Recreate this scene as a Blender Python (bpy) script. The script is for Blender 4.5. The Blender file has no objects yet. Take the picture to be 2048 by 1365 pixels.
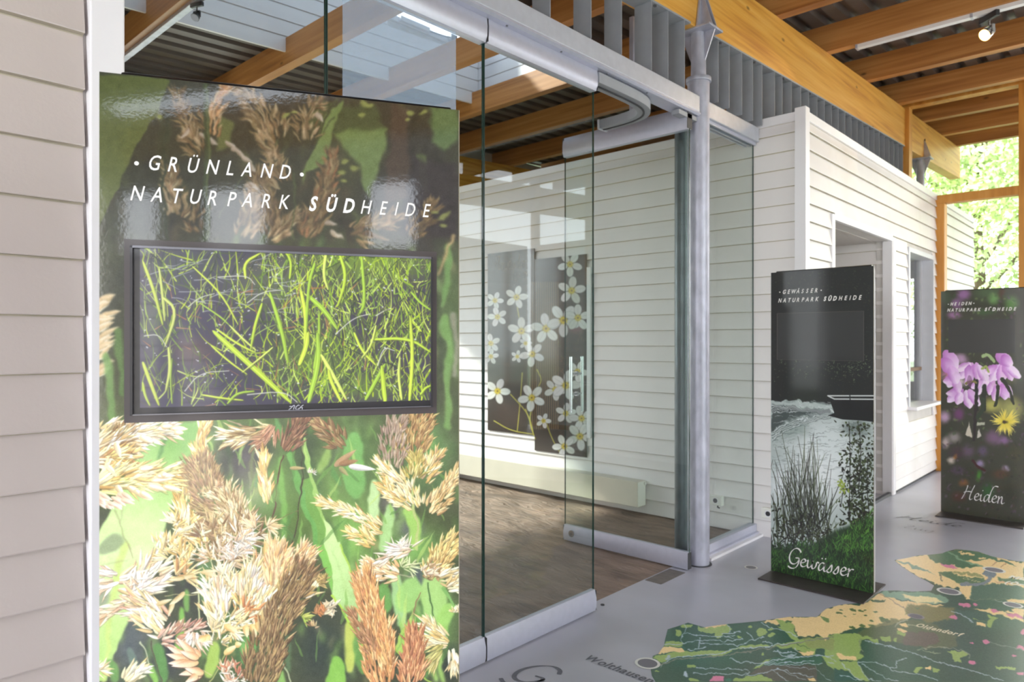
import bpy, bmesh, math, random
import numpy as np
from mathutils import Vector, Matrix
random.seed(7)
C = bpy.context.scene.collection
SC = bpy.context.scene

# ------------------------------------------------------------------ camera
# world: x = out of the hall towards the viewer's right, y = along the glass front, z = up
F, CXP, HZ, EYE = 1400.0, 1024.0, 685.0, 1.54
RX, RY, DX, DY = .7305, .6829, -.6829, .7305      # camera right and forward in the floor plane
cam = bpy.data.cameras.new('camera'); camo = bpy.data.objects.new('camera', cam); C.objects.link(camo)
camo.location = (0, 0, EYE)
camo.rotation_euler = (math.pi/2, 0, math.atan2(-DX, DY))
cam.sensor_width = 36; cam.lens = 36*F/2048; cam.shift_y = (HZ-682.5)/2048
cam.dof.use_dof = True; cam.dof.focus_distance = 1.95; cam.dof.aperture_fstop = 5.6
cam.clip_start = .05; cam.clip_end = 300
SC.camera = camo

# ------------------------------------------------------------------ world, sun, window and fill light, exposure
w = bpy.data.worlds.new('sky'); SC.world = w; w.use_nodes = True
nt = w.node_tree; bg = nt.nodes['Background']
tc = nt.nodes.new('ShaderNodeTexCoord'); sp = nt.nodes.new('ShaderNodeSeparateXYZ'); cr = nt.nodes.new('ShaderNodeValToRGB')
nt.links.new(tc.outputs['Generated'], sp.inputs[0]); nt.links.new(sp.outputs['Z'], cr.inputs[0]); nt.links.new(cr.outputs[0], bg.inputs[0])
cr.color_ramp.elements[0].color = (.93, .95, .97, 1); cr.color_ramp.elements[1].color = (.52, .68, .95, 1)
bg.inputs[1].default_value = 5.0
sun = bpy.data.lights.new('sun', 'SUN'); sun.energy = 9; sun.angle = math.radians(3); sun.color = (1, .95, .86)
suno = bpy.data.objects.new('sun', sun); C.objects.link(suno)
suno.rotation_euler = Vector((.75, .32, -.55)).to_track_quat('-Z', 'Y').to_euler()
def area(name, loc, target, sx, sy, power, col):
    l = bpy.data.lights.new(name, 'AREA'); l.shape = 'RECTANGLE'; l.size = sx; l.size_y = sy; l.energy = power; l.color = col
    o = bpy.data.objects.new(name, l); C.objects.link(o); o.location = loc
    o.rotation_euler = (Vector(target)-Vector(loc)).to_track_quat('-Z', 'Z').to_euler()
    return o
area('daylight_right', (3.98, 4.2, 1.9), (0, 4.2, 1.9), 5.5, 3.0, 205, (.93, .96, 1))
area('daylight_far', (.35, 10.1, 2.3), (.35, 0, 2.0), 2.4, 4.0, 150, (1, .97, .92))
area('fill_back', (-.5, -3.95, 2.0), (-.5, 0, 2.0), 2.7, 2.6, 150, (.95, .96, 1))  # unseen frontal fill light behind the camera
area('fill_hall', (-7.93, 3.0, 2.0), (-4.5, 3.6, .9), 4.2, 1.9, 44, (.97, .97, 1))  # fill light added out of view to brighten the inner wall
SC.view_settings.view_transform = 'Standard'; SC.view_settings.look = 'None'
SC.view_settings.gamma = 1; SC.view_settings.use_curve_mapping = False
SC.view_settings.exposure = 0.15
SC.cycles.max_bounces = 10; SC.cycles.transparent_max_bounces = 24; SC.cycles.use_denoising = True
SC.cycles.diffuse_bounces = 5; SC.cycles.sample_clamp_indirect = 8

# ------------------------------------------------------------------ helpers
def s2l(c):
    c = [v/255 for v in c]
    return tuple([v/12.92 if v <= .04045 else ((v+.055)/1.055)**2.4 for v in c]) + (1,)
def tag(o, label=None, cat=None, group=None, kind=None):
    if label: o['label'] = label
    if cat: o['category'] = cat
    if group: o['group'] = group
    if kind: o['kind'] = kind
    return o
def empty(name, loc=(0, 0, 0), rz=0, **k):
    o = bpy.data.objects.new(name, None); C.objects.link(o); o.location = loc; o.rotation_euler = (0, 0, rz)
    o.empty_display_size = .1
    return tag(o, **k)
def link(name, me, parent=None, **k):
    o = bpy.data.objects.new(name, me); C.objects.link(o)
    if parent is not None: o.parent = parent
    return tag(o, **k)
def mk(name, bm, m, parent=None, bevel=0, smooth=False, seg=2, **k):
    me = bpy.data.meshes.new(name); bmesh.ops.recalc_face_normals(bm, faces=bm.faces)
    if bevel: bmesh.ops.bevel(bm, geom=[e for e in bm.edges], offset=bevel, segments=seg, affect='EDGES', profile=.5)
    bm.to_mesh(me); bm.free(); me.materials.append(m)
    if smooth:
        me.polygons.foreach_set('use_smooth', [True]*len(me.polygons))
        me.set_sharp_from_angle(angle=math.radians(35))
    return link(name, me, parent, **k)
def bx(bm, x0, x1, y0, y1, z0, z1):
    v = [bm.verts.new(p) for p in ((x0,y0,z0),(x1,y0,z0),(x1,y1,z0),(x0,y1,z0),(x0,y0,z1),(x1,y0,z1),(x1,y1,z1),(x0,y1,z1))]
    for f in ((0,3,2,1),(4,5,6,7),(0,1,5,4),(1,2,6,5),(2,3,7,6),(3,0,4,7)): bm.faces.new([v[i] for i in f])
    return bm
def box(name, m, x0, x1, y0, y1, z0, z1, parent=None, bevel=0, **k):
    return mk(name, bx(bmesh.new(), x0, x1, y0, y1, z0, z1), m, parent, bevel, **k)
def tube(bm, pts, r, n=12, caps=True):
    """round bar through pts; r is a number or one radius per point"""
    pts = [Vector(p) for p in pts]; rs = r if isinstance(r, (list, tuple)) else [r]*len(pts); rings = []
    for i, p in enumerate(pts):
        t = (pts[min(i+1, len(pts)-1)]-pts[max(i-1, 0)]).normalized()
        a = Vector((0, 0, 1)) if abs(t.z) < .9 else Vector((1, 0, 0))
        u = t.cross(a).normalized(); v = t.cross(u)
        rings.append([bm.verts.new(p+(u*math.cos(2*math.pi*k/n)+v*math.sin(2*math.pi*k/n))*rs[i]) for k in range(n)])
    for a, b in zip(rings, rings[1:]):
        for k in range(n): bm.faces.new((a[k], a[(k+1) % n], b[(k+1) % n], b[k]))
    if caps: bm.faces.new(rings[0]); bm.faces.new(rings[-1][::-1])
    return bm
def prism(bm, prof, f0, f1):
    """extrude a closed profile between two placement functions"""
    a = [bm.verts.new(f0(*p)) for p in prof]; b = [bm.verts.new(f1(*p)) for p in prof]; n = len(prof)
    for i in range(n): bm.faces.new((a[i], a[(i+1) % n], b[(i+1) % n], b[i]))
    bm.faces.new(a[::-1]); bm.faces.new(b)
    return bm
def grid_sheet(pts, th):
    bm = bmesh.new(); a = [bm.verts.new((x, y, 0)) for x, y in pts]; b = [bm.verts.new((x, y, th)) for x, y in pts]; n = len(pts)
    for i in range(n): bm.faces.new((a[i], a[(i+1) % n], b[(i+1) % n], b[i]))
    bm.faces.new(a[::-1]); bm.faces.new(b); return bm
# pixel of the 2048x1365 frame <-> points of the place (used to measure things off the photograph)
def floor_pt(px, py, z=0.0):
    d = (EYE-z)*F/(py-HZ); l = (px-CXP)/F*d
    return RX*l+DX*d, RY*l+DY*d
def project(x, y, z):
    l = RX*x+RY*y; d = DX*x+DY*y
    return CXP+F*l/d, HZ-F*(z-EYE)/d

# ------------------------------------------------------------------ materials
MATS = {}
def mat(name, col, rough=.5, metal=0, var=.0, scale=8, bump=0, bscale=60, coat=0, stretch=None, spec=.5, crough=.05, dirt=0, dcol=(90, 82, 60)):
    m = bpy.data.materials.new(name); m.use_nodes = True; n = m.node_tree; b = n.nodes['Principled BSDF']
    b.inputs['Roughness'].default_value = rough; b.inputs['Metallic'].default_value = metal
    b.inputs['Specular IOR Level'].default_value = spec
    b.inputs['Coat Weight'].default_value = coat; b.inputs['Coat Roughness'].default_value = crough
    base = s2l(col); t = n.nodes.new('ShaderNodeTexCoord'); src = t.outputs['Object']
    if stretch:
        mp = n.nodes.new('ShaderNodeMapping'); mp.inputs['Scale'].default_value = stretch
        n.links.new(src, mp.inputs[0]); src = mp.outputs[0]
    b.inputs['Base Color'].default_value = base
    out = None
    if var or dirt:
        nz = n.nodes.new('ShaderNodeTexNoise'); nz.inputs['Scale'].default_value = scale; nz.inputs['Detail'].default_value = 6
        n.links.new(src, nz.inputs['Vector'])
        r = n.nodes.new('ShaderNodeValToRGB'); n.links.new(nz.outputs['Fac'], r.inputs[0])
        r.color_ramp.elements[0].position = .3; r.color_ramp.elements[1].position = .7
        r.color_ramp.elements[0].color = tuple([c*(1-var) for c in base[:3]])+(1,)
        r.color_ramp.elements[1].color = tuple([min(1, c*(1+var)) for c in base[:3]])+(1,)
        out = r.outputs[0]
        if dirt:
            n2 = n.nodes.new('ShaderNodeTexNoise'); n2.inputs['Scale'].default_value = 1.7; n2.inputs['Detail'].default_value = 8
            n.links.new(t.outputs['Object'], n2.inputs['Vector'])
            r2 = n.nodes.new('ShaderNodeMapRange'); r2.inputs[1].default_value = .52; r2.inputs[2].default_value = .8; r2.inputs[4].default_value = dirt
            n.links.new(n2.outputs['Fac'], r2.inputs[0])
            mx = n.nodes.new('ShaderNodeMix'); mx.data_type = 'RGBA'; n.links.new(r2.outputs[0], mx.inputs[0])
            n.links.new(out, mx.inputs[6]); mx.inputs[7].default_value = s2l(dcol); out = mx.outputs[2]
        n.links.new(out, b.inputs['Base Color'])
    if bump:
        nb = n.nodes.new('ShaderNodeTexNoise'); nb.inputs['Scale'].default_value = bscale; nb.inputs['Detail'].default_value = 4
        n.links.new(src, nb.inputs['Vector']); bp = n.nodes.new('ShaderNodeBump'); bp.inputs['Strength'].default_value = bump
        bp.inputs['Distance'].default_value = .01
        n.links.new(nb.outputs['Fac'], bp.inputs['Height']); n.links.new(bp.outputs[0], b.inputs['Normal'])
    MATS[name] = m
    return m
def wood(name, c0, c1, c2, stretch, rough=.45):
    m = bpy.data.materials.new(name); m.use_nodes = True; n = m.node_tree; b = n.nodes['Principled BSDF']
    b.inputs['Roughness'].default_value = rough
    t = n.nodes.new('ShaderNodeTexCoord'); mp = n.nodes.new('ShaderNodeMapping'); mp.inputs['Scale'].default_value = stretch
    n.links.new(t.outputs['Object'], mp.inputs[0])
    nz = n.nodes.new('ShaderNodeTexNoise'); nz.inputs['Scale'].default_value = 6; nz.inputs['Detail'].default_value = 8; nz.inputs['Distortion'].default_value = .12
    n.links.new(mp.outputs[0], nz.inputs['Vector'])
    r = n.nodes.new('ShaderNodeValToRGB'); n.links.new(nz.outputs['Fac'], r.inputs[0])
    r.color_ramp.elements[0].position = .28; r.color_ramp.elements[0].color = s2l(c0)
    r.color_ramp.elements[1].position = .75; r.color_ramp.elements[1].color = s2l(c2)
    e = r.color_ramp.elements.new(.5); e.color = s2l(c1)
    vo = n.nodes.new('ShaderNodeTexVoronoi'); vo.inputs['Scale'].default_value = 5.5
    mp2 = n.nodes.new('ShaderNodeMapping'); mp2.inputs['Scale'].default_value = tuple([(.45 if s < 1 else 1.0) for s in stretch])
    n.links.new(t.outputs['Object'], mp2.inputs[0]); n.links.new(mp2.outputs[0], vo.inputs['Vector'])
    kr = n.nodes.new('ShaderNodeMapRange'); kr.inputs[1].default_value = .03; kr.inputs[2].default_value = .10; kr.inputs[3].default_value = .75; kr.inputs[4].default_value = 0
    n.links.new(vo.outputs['Distance'], kr.inputs[0])
    mx = n.nodes.new('ShaderNodeMix'); mx.data_type = 'RGBA'; n.links.new(kr.outputs[0], mx.inputs[0])
    n.links.new(r.outputs[0], mx.inputs[6]); mx.inputs[7].default_value = s2l([v*.45 for v in c0]); n.links.new(mx.outputs[2], b.inputs['Base Color'])
    return m
def glass(name, tint=(.93, .97, .95), ior=1.5, rough=0.0, boost=1.0):
    m = bpy.data.materials.new(name); m.use_nodes = True; n = m.node_tree; n.nodes.remove(n.nodes['Principled BSDF'])
    o = n.nodes['Material Output']; tr = n.nodes.new('ShaderNodeBsdfTransparent'); tr.inputs[0].default_value = tint+(1,)
    gl = n.nodes.new('ShaderNodeBsdfGlossy'); gl.inputs['Roughness'].default_value = rough
    lw = n.nodes.new('ShaderNodeLayerWeight'); lw.inputs['Blend'].default_value = .5      # Schlick reflectance, the same from both sides
    pw = n.nodes.new('ShaderNodeMath'); pw.operation = 'POWER'; pw.inputs[1].default_value = 5; n.links.new(lw.outputs['Facing'], pw.inputs[0])
    mu = n.nodes.new('ShaderNodeMath'); mu.operation = 'MULTIPLY_ADD'; mu.inputs[1].default_value = 1-.04*boost; mu.inputs[2].default_value = .04*boost; mu.use_clamp = True
    n.links.new(pw.outputs[0], mu.inputs[0])
    mx = n.nodes.new('ShaderNodeMixShader'); n.links.new(mu.outputs[0], mx.inputs[0]); n.links.new(tr.outputs[0], mx.inputs[1]); n.links.new(gl.outputs[0], mx.inputs[2])
    n.links.new(mx.outputs[0], o.inputs[0])
    return m
M_side = mat('siding_paint', (232, 227, 226), .42, var=.03, scale=3, bump=.05, bscale=90, dirt=.22, dcol=(170, 160, 138))
M_side_left = mat('siding_paint_shaded', (200, 188, 183), .42, var=.03, scale=3, bump=.05, bscale=90, dirt=.2, dcol=(165, 155, 138))  # siding paint darkened to put the left wall's dimmer light into its colour
M_dirt_shade = mat('siding_joint_dirt_shade', (184, 175, 156), .7, var=.2, scale=6)  # dirt, with the shadow line under each lap painted in
M_trim = mat('trim_paint', (236, 233, 236), .38, var=.02, scale=4, bump=.03)
M_wood = wood('glulam', (188, 124, 46), (220, 160, 66), (232, 182, 96), (1.2, .14, 3.6))
M_joist = wood('joist_wood', (152, 96, 50), (184, 124, 66), (206, 148, 88), (.14, 1.2, 3.6))
M_frame = wood('window_wood', (182, 116, 44), (208, 144, 62), (222, 162, 84), (1.8, 1.8, .2))
M_deck = mat('corrugated_steel', (100, 92, 88), .5, .25, var=.1, scale=5, bump=.05)
M_lou = mat('louvre_grey', (150, 153, 160), .5, .1, var=.05, scale=12, bump=.04, bscale=200)
M_head = mat('header_grey', (190, 192, 202), .38, .2, var=.05, scale=20, bump=.05, bscale=220)
M_rail = mat('satin_aluminium', (196, 197, 212), .3, .35, var=.03, scale=30)
M_gal = mat('galvanised_steel', (176, 176, 190), .42, .3, var=.2, scale=14, bump=.06, bscale=80, stretch=(1, 1, .5))
M_dark = mat('dark_metal', (62, 62, 66), .5, .3, var=.1)
M_steel = mat('brushed_steel', (205, 207, 210), .22, .95)
M_bolt = mat('bolt_steel', (120, 120, 125), .4, .8)
M_floor = mat('floor_screed', (178, 177, 187), .3, var=.07, spec=.85, scale=2.2, bump=.02, bscale=240, dirt=.12, dcol=(120, 112, 104))
M_plastic = mat('white_plastic', (236, 234, 226), .4)
M_glass = glass('door_glass'); M_wglass = glass('window_glass', (.97, .98, .98), 1.45, 0, 1.0)
M_edge = mat('glass_edge', (28, 62, 56), .2, spec=.8)
M_edgel = mat('glass_edge_light', (150, 140, 120), .3)
# ------------------------------------------------------------------ floors and ground
zt = lambda y: 4.185+.0475*(y-4.61)          # top of the main beam (the roof rises with y)
dk = lambda y: zt(y)+.25                     # underside of the roof deck
XD, XF, YB = -2.40, -2.03, 5.44              # door line, house front, inner wall
fl = mk('floor', bx(bx(bmesh.new(), -2.475, 4.1, -4.2, 9.76, -.12, 0), -2.9, -2.475, 5.44, 9.76, -.12, 0), M_floor, kind='structure')
tag(fl, 'smooth grey screed floor in front of the glass doors', 'floor')
# brown sand-like floor of the inner hall, trodden relief
def brown_mat():
    m = mat('sand_floor', (140, 118, 102), .6, var=.3, scale=3.2, dirt=.4, dcol=(88, 70, 58), stretch=(1.0, 3.2, 1.0)); n = m.node_tree; b_ = n.nodes['Principled BSDF']
    t = n.nodes.new('ShaderNodeTexCoord'); mp = n.nodes.new('ShaderNodeMapping'); mp.inputs['Scale'].default_value = (2.2, 9, 1); mp.inputs['Rotation'].default_value = (0, 0, .5)
    nz = n.nodes.new('ShaderNodeTexNoise'); nz.inputs['Scale'].default_value = 2.4; nz.inputs['Detail'].default_value = 7; nz.inputs['Distortion'].default_value = 1.2
    n.links.new(t.outputs['Object'], mp.inputs[0]); n.links.new(mp.outputs[0], nz.inputs['Vector'])
    bp = n.nodes.new('ShaderNodeBump'); bp.inputs['Strength'].default_value = .9; bp.inputs['Distance'].default_value = .06; n.links.new(nz.outputs['Fac'], bp.inputs['Height']); n.links.new(bp.outputs[0], b_.inputs['Normal'])
    return m
bm = bmesh.new(); nx, ny = 150, 140; X0, X1, Y0, Y1 = -8.2, -2.475, .5, 5.46
rng = np.random.default_rng(3)
gx = np.linspace(X0, X1, nx+1); gy = np.linspace(Y0, Y1, ny+1); GX, GY = np.meshgrid(gx, gy, indexing='ij')
H = np.zeros_like(GX)
for k in range(26):
    a = rng.uniform(-.5, .5)+math.pi/2*(k % 4 == 0); fq = rng.uniform(5, 26); ph = rng.uniform(0, 6.3)
    H += np.sin((GX*math.cos(a+.9)+GY*math.sin(a+.9))*fq+ph+1.4*np.sin(GX*rng.uniform(1, 4)+ph)+1.1*np.sin(GY*rng.uniform(1, 5)))/(fq**.6)
H = (H-H.mean())/H.std()*.006; H = np.clip(H, -.012, .012)-.004
fade = np.clip((X1-GX)/.25, 0, 1); H = H*fade-.001*(1-fade)
vs = [[bm.verts.new((GX[i, j], GY[i, j], H[i, j])) for j in range(ny+1)] for i in range(nx+1)]
for i in range(nx):
    for j in range(ny): bm.faces.new((vs[i][j], vs[i+1][j], vs[i+1][j+1], vs[i][j+1]))
o = mk('floor', bm, brown_mat(), kind='structure', smooth=True); tag(o, 'brown rippled sandy floor behind the glass doors', 'floor')
g = box('ground', mat('forest_ground', (120, 130, 92), .9, var=.3, scale=.8), -60, 60, -40, 70, -.3, -.13, kind='structure')
tag(g, 'pale green ground outside the hall', 'ground')

# ------------------------------------------------------------------ lap siding
PITCH = .138
def board_mesh(L, zt_, h):
    """a lap-siding board along local +x, front towards -y, bottom edge proud"""
    bm = bmesh.new(); prof = [(.0, 0), (-.023, 0), (-.0245, .003), (-.0055, h-.004), (-.005, h+.004), (0, h+.004)]
    prism(bm, prof, lambda a, b: (0, a, b), lambda a, b: (L, a, b))
    bmesh.ops.recalc_face_normals(bm, faces=bm.faces)
    me = bpy.data.meshes.new('siding_board'); bm.to_mesh(me); bm.free(); me.materials.append(M_side); me.materials.append(M_dirt_shade)
    for p in me.polygons:
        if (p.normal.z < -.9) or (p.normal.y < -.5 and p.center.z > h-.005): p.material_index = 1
    return me
BM = {}
def siding(parent, face, const, a0, a1, z0, z1, off=.128, holes=()):
    """face 'x': wall faces +x and runs along y; '-x': faces -x; 'y': faces -y and runs along x; '+y'"""
    zs = [z0]; z = off-PITCH*8
    while z < z1-.03:
        if z > z0+.02: zs.append(z)
        z += PITCH
    zs.append(z1)
    for lo, hi in zip(zs, zs[1:]):
        segs = [(a0, a1)]
        for (h0, h1, hz0, hz1) in holes:
            if hi > hz0+.01 and lo < hz1-.01:
                ns = []
                for s0, s1 in segs:
                    if h1 <= s0 or h0 >= s1: ns.append((s0, s1)); continue
                    if h0 > s0+.01: ns.append((s0, h0))
                    if h1 < s1-.01: ns.append((h1, s1))
                segs = ns
        for s0, s1 in segs:
            key = (round(s1-s0, 4), round(hi-lo, 4))
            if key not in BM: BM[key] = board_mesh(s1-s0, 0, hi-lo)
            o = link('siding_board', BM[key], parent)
            if face == 'x': o.location = (const, s0, lo); o.rotation_euler = (0, 0, math.pi/2)
            elif face == '-x': o.location = (const, s1, lo); o.rotation_euler = (0, 0, -math.pi/2)
            elif face == 'y': o.location = (s0, const, lo)
            else: o.location = (s1, const, lo); o.rotation_euler = (0, 0, math.pi)
M_core = mat('wall_core', (205, 200, 196), .7, var=.05)
TOPH = 3.315
# left house: front face x=-1.95, ends at y=.544 with a corner trim
wl = box('wall_left', M_core, -2.08, -1.95, -4.0, .60, 0, TOPH, kind='structure'); tag(wl, 'white lap-sided wall at the left edge', 'wall')
siding(wl, 'x', -1.95, -1.6, .536, .0, TOPH, off=.0865)
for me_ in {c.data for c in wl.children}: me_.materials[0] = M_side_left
box('corner_trim', M_trim, -2.085, -1.915, .544, .622, 0, TOPH, wl, bevel=.004)
wr_ = box('wall_left', M_core, -8.0, -2.08, .46, .60, 0, TOPH+.9, kind='structure'); tag(wr_, 'return wall of the left house inside the hall', 'wall')
siding(wr_, '+y', .60, -8.0, -2.10, 0, TOPH)
# inner wall + side of the right house: y=5.44 facing -y
wb = box('wall_back', M_core, -8.0, -2.06, YB, YB+.13, 0, TOPH-.004, kind='structure'); tag(wb, 'long white lap-sided wall running behind the glass to the corner', 'wall')
siding(wb, 'y', YB, -8.0, -2.085, .0, 3.246, off=.128)
box('top_board', M_trim, -8.0, -2.085, YB-.02, YB+.12, 3.246, TOPH, wb, bevel=.002)
box('corner_trim', M_trim, -2.085, -2.00, YB-.035, YB+.05, 0, TOPH+.025, wb, bevel=.004)
box('base_strip', M_dark, -8.0, -2.04, YB-.012, YB+.0, -.004, .03, wb)
# house front x=-2.03 with doorway and window
OP = (6.07, 7.75, 0.0, 2.56); WN = (8.37, 9.41, .85, 2.52)
wf = empty('wall_front', (0, 0, 0), kind='structure'); tag(wf, 'white lap-sided house front with a doorway and a window', 'wall')
bm = bmesh.new()
for a, b, c, d in ((5.475, 6.07, 0, TOPH), (6.07, 7.75, 2.56, TOPH), (7.75, 8.37, 0, TOPH), (8.37, 9.41, 0, .85), (8.37, 9.41, 2.52, TOPH), (9.41, 11.86, 0, TOPH)):
    bx(bm, -2.16, XF-.0, a, b, c, d-.004)
mk('wall_core', bm, M_core, wf)
siding(wf, 'x', XF, 5.50, 11.86, .03, 3.246, holes=(OP[:2]+(-1, 2.60), (WN[0]-.03, WN[1]+.03, .80, 2.56)))
siding(wf, 'x', XF, 5.50, 5.50, 0, 0) if False else None
box('top_board', M_trim, -2.16, XF+.022, 5.495, 11.86, 3.246, TOPH, wf, bevel=.002)
box('base_strip', M_dark, -2.05, XF+.012, 5.5, 11.86, -.004, .03, wf)
# doorway trims
box('door_trim', M_trim, XF-.01, XF+.026, 6.00, 6.07, 0, 2.60, wf, bevel=.003)
box('door_trim', M_trim, XF-.01, XF+.026, 7.755, 7.85, 0, 2.60, wf, bevel=.003)
box('door_trim', M_trim, XF-.01, XF+.024, 6.07, 7.755, 2.557, 2.62, wf, bevel=.003)
# passage behind the doorway: far jamb wall y=7.75 facing -y, near wall, soffit, back
pj = box('wall_passage', M_core, -4.3, -2.03, 7.77, 7.85, 0, 2.60, kind='structure'); tag(pj, 'sided jamb wall inside the house doorway', 'wall')
siding(pj, 'y', 7.77, -4.3, -2.10, 0, 2.56)
box('corner_trim', M_trim, -2.10, XF+.02, 7.735, 7.77, 0, 2.58, pj, bevel=.003)
pk = box('wall_passage', M_core, -4.3, -2.16, 5.99, 6.07, 0, 2.56, kind='structure'); tag(pk, 'near jamb wall of the house doorway', 'wall')
pb = box('wall_passage', M_core, -4.4, -4.3, 5.99, 7.85, 0, 2.6, kind='structure'); tag(pb, 'plain back wall of the doorway niche', 'wall')
ps = box('ceiling', mat('soffit_paint', (196, 190, 184), .6), -4.3, -2.162, 6.0, 7.768, 2.555, 2.62, kind='structure'); tag(ps, 'flat soffit over the house doorway', 'ceiling')
# rest of the house: far end, back, roof lid
he = empty('wall_end', (0, 0, 0), kind='structure'); tag(he, 'end wall of the white house outside the glass', 'wall')
bm = bmesh.new()
for a, b, c, d in ((-5.5, -3.35, 0, TOPH-.01), (-3.35, -2.3, 0, .95), (-3.35, -2.3, 2.5, TOPH-.01), (-2.3, -2.035, 0, TOPH-.01)): bx(bm, a, b, 11.78, 11.86, c, d)
mk('wall_core', bm, M_core, he)
hb = box('wall_rear', M_core, -5.6, -5.5, 5.57, 11.86, 0, TOPH-.01, kind='structure'); tag(hb, 'rear wall of the white house', 'wall')
hr = box('ceiling', M_core, -5.5, -2.04, 7.86, 11.84, 2.75, 2.82, kind='structure'); tag(hr, 'flat lid inside the white house', 'ceiling')
# house window
wn = empty('window_1', (0, 0, 0), kind='structure'); tag(wn, 'white framed window in the house front beside the orange post', 'window')
M_wg = mat('window_grey', (206, 206, 212), .4, var=.04)
a, b, c, d = WN
for (y0, y1, z0, z1) in ((a-.04, a+.012, c-.03, d+.04), (b-.012, b+.04, c-.03, d+.04), (a+.012, b-.012, d-.012, d+.04)):
    box('window_frame', M_wg, -2.18, XF+.03, y0, y1, z0, z1, wn, bevel=.003)
box('window_sill', M_trim, -2.18, XF+.11, a-.05, b+.06, c-.035, c, wn, bevel=.004)
box('sash', M_wg, -2.16, -2.12, a+.012, a+.05, c, d-.012, wn); box('sash', M_wg, -2.16, -2.12, b-.05, b-.012, c, d-.012, wn)
box('sash', mat('sash_brown', (120, 92, 66), .5), -2.165, -2.115, a+.05, b-.05, 1.21, 1.25, wn)
box('pane', M_wglass, -2.143, -2.137, a+.05, b-.05, c, 1.21, wn); box('pane', M_wglass, -2.143, -2.137, a+.05, b-.05, 1.25, d-.012, wn)

# far wall behind the hall (seen only above the panels)
bm = bmesh.new()
for a, b, c, d in ((.46, .9, 0, 4.6), (.9, 5.1, 0, .8), (.9, 5.1, 3.2, 4.6), (5.1, 13, 0, 4.6)): bx(bm, -8.1, -8.0, a, b, c, d)
wx = mk('wall_rear', bm, M_core, kind='structure')
w7 = empty('window_added', (0, 0, 0), kind='structure'); tag(w7, 'added unseen window in the rear wall of the inner hall', 'window')  # window added out of view so fill light can reach the hall
for y in (.9, 2.28, 3.66, 5.04): box('frame_member', M_frame, -8.09, -8.01, y, y+.06, .8, 3.2, w7)  # frame and pane of the added window
for z in (.8, 3.14): box('frame_member', M_frame, -8.09, -8.01, .96, 5.04, z, z+.06, w7)
box('pane', M_wglass, -8.053, -8.047, .96, 5.04, .86, 3.14, w7); tag(wx, 'rear wall of the inner hall', 'wall')

# ------------------------------------------------------------------ timber
def sloped_beam(name, x0, x1, ya, yb, parent=None):
    bm = bmesh.new()
    v = [bm.verts.new(p) for p in ((x0, ya, zt(ya)-.475), (x1, ya, zt(ya)-.475), (x1, yb, zt(yb)-.475), (x0, yb, zt(yb)-.475),
                                   (x0, ya, zt(ya)), (x1, ya, zt(ya)), (x1, yb, zt(yb)), (x0, yb, zt(yb)))]
    for f in ((0,3,2,1),(4,5,6,7),(0,1,5,4),(1,2,6,5),(2,3,7,6),(3,0,4,7)): bm.faces.new([v[i] for i in f])
    return mk(name, bm, M_wood, parent, bevel=.004)
o = sloped_beam('glulam_beam', -2.49, -2.35, -4.0, 12.75); tag(o, 'thick orange laminated timber beam resting on the grey steel column', 'beam')
o = sloped_beam('glulam_beam', -7.77, -7.63, .6, 12.75); tag(o, 'yellow-orange laminated beam far back over the inner wall', 'beam')
o = sloped_beam('glulam_beam', 3.75, 3.89, -4.0, 12.75); tag(o, 'laminated beam over the window front on the right', 'beam')
jn = {-.2:'joist over the camera, before the first skylight end', .97:'timber joist nearest the camera inside the hall', 2.15:'dark timber joist above the dark spotlight at the upper left', 3.37:'broad red-brown joist rising behind the glass above the grass panel',
      4.55:'red-brown joist crossing under the bright skylight', 5.76:'joist at the far edge of the skylight', 6.92:'timber joist carrying the white lighting track',
      8.13:'pale-lit joist behind the glowing spotlight', 9.35:'joist just before the tall wooden window', 10.5:'first roof joist outside the wooden window',
      11.6:'second roof joist outside the wooden window', 12.55:'outermost roof joist at the eaves'}
for yc, lab in jn.items():
    z = zt(yc)
    tag(box('roof_joist', M_joist, -8.0, 3.9, yc-.05, yc+.05, z-.004, z+.25, bevel=.003), lab, 'joist', 'roof joists')
# ------------------------------------------------------------------ corrugated deck with a skylight hole
SK = (-6.0, -4.25, .9, 5.83)
bm = bmesh.new(); P = .205; per = [(0, 0), (.105, 0), (.13, .045), (.18, .045), (.205, 0)]
x = -8.2; xs = []
while x < 4.1:
    for a, h in per[:-1]: xs.append((x+a, h))
    x += P
xs = sorted(xs+[(SK[0], 0), (SK[1], 0)])
def deck_strip(xa, ha, xb, hb, ya, yb):
    v = [bm.verts.new(p) for p in ((xa, ya, dk(ya)+ha), (xb, ya, dk(ya)+hb), (xb, yb, dk(yb)+hb), (xa, yb, dk(yb)+ha))]; bm.faces.new(v)
for (xa, ha), (xb, hb) in zip(xs, xs[1:]):
    if xb-xa < 1e-5: continue
    if xa >= SK[0]-1e-6 and xb <= SK[1]+1e-6:
        deck_strip(xa, ha, xb, hb, -4.3, SK[2]); deck_strip(xa, ha, xb, hb, SK[3], 13)
    else: deck_strip(xa, ha, xb, hb, -4.3, 13)
bmesh.ops.remove_doubles(bm, verts=bm.verts, dist=1e-4)
o = mk('ceiling', bm, M_deck, kind='structure'); tag(o, 'grey corrugated steel roof deck over the timber joists', 'ceiling')
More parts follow.
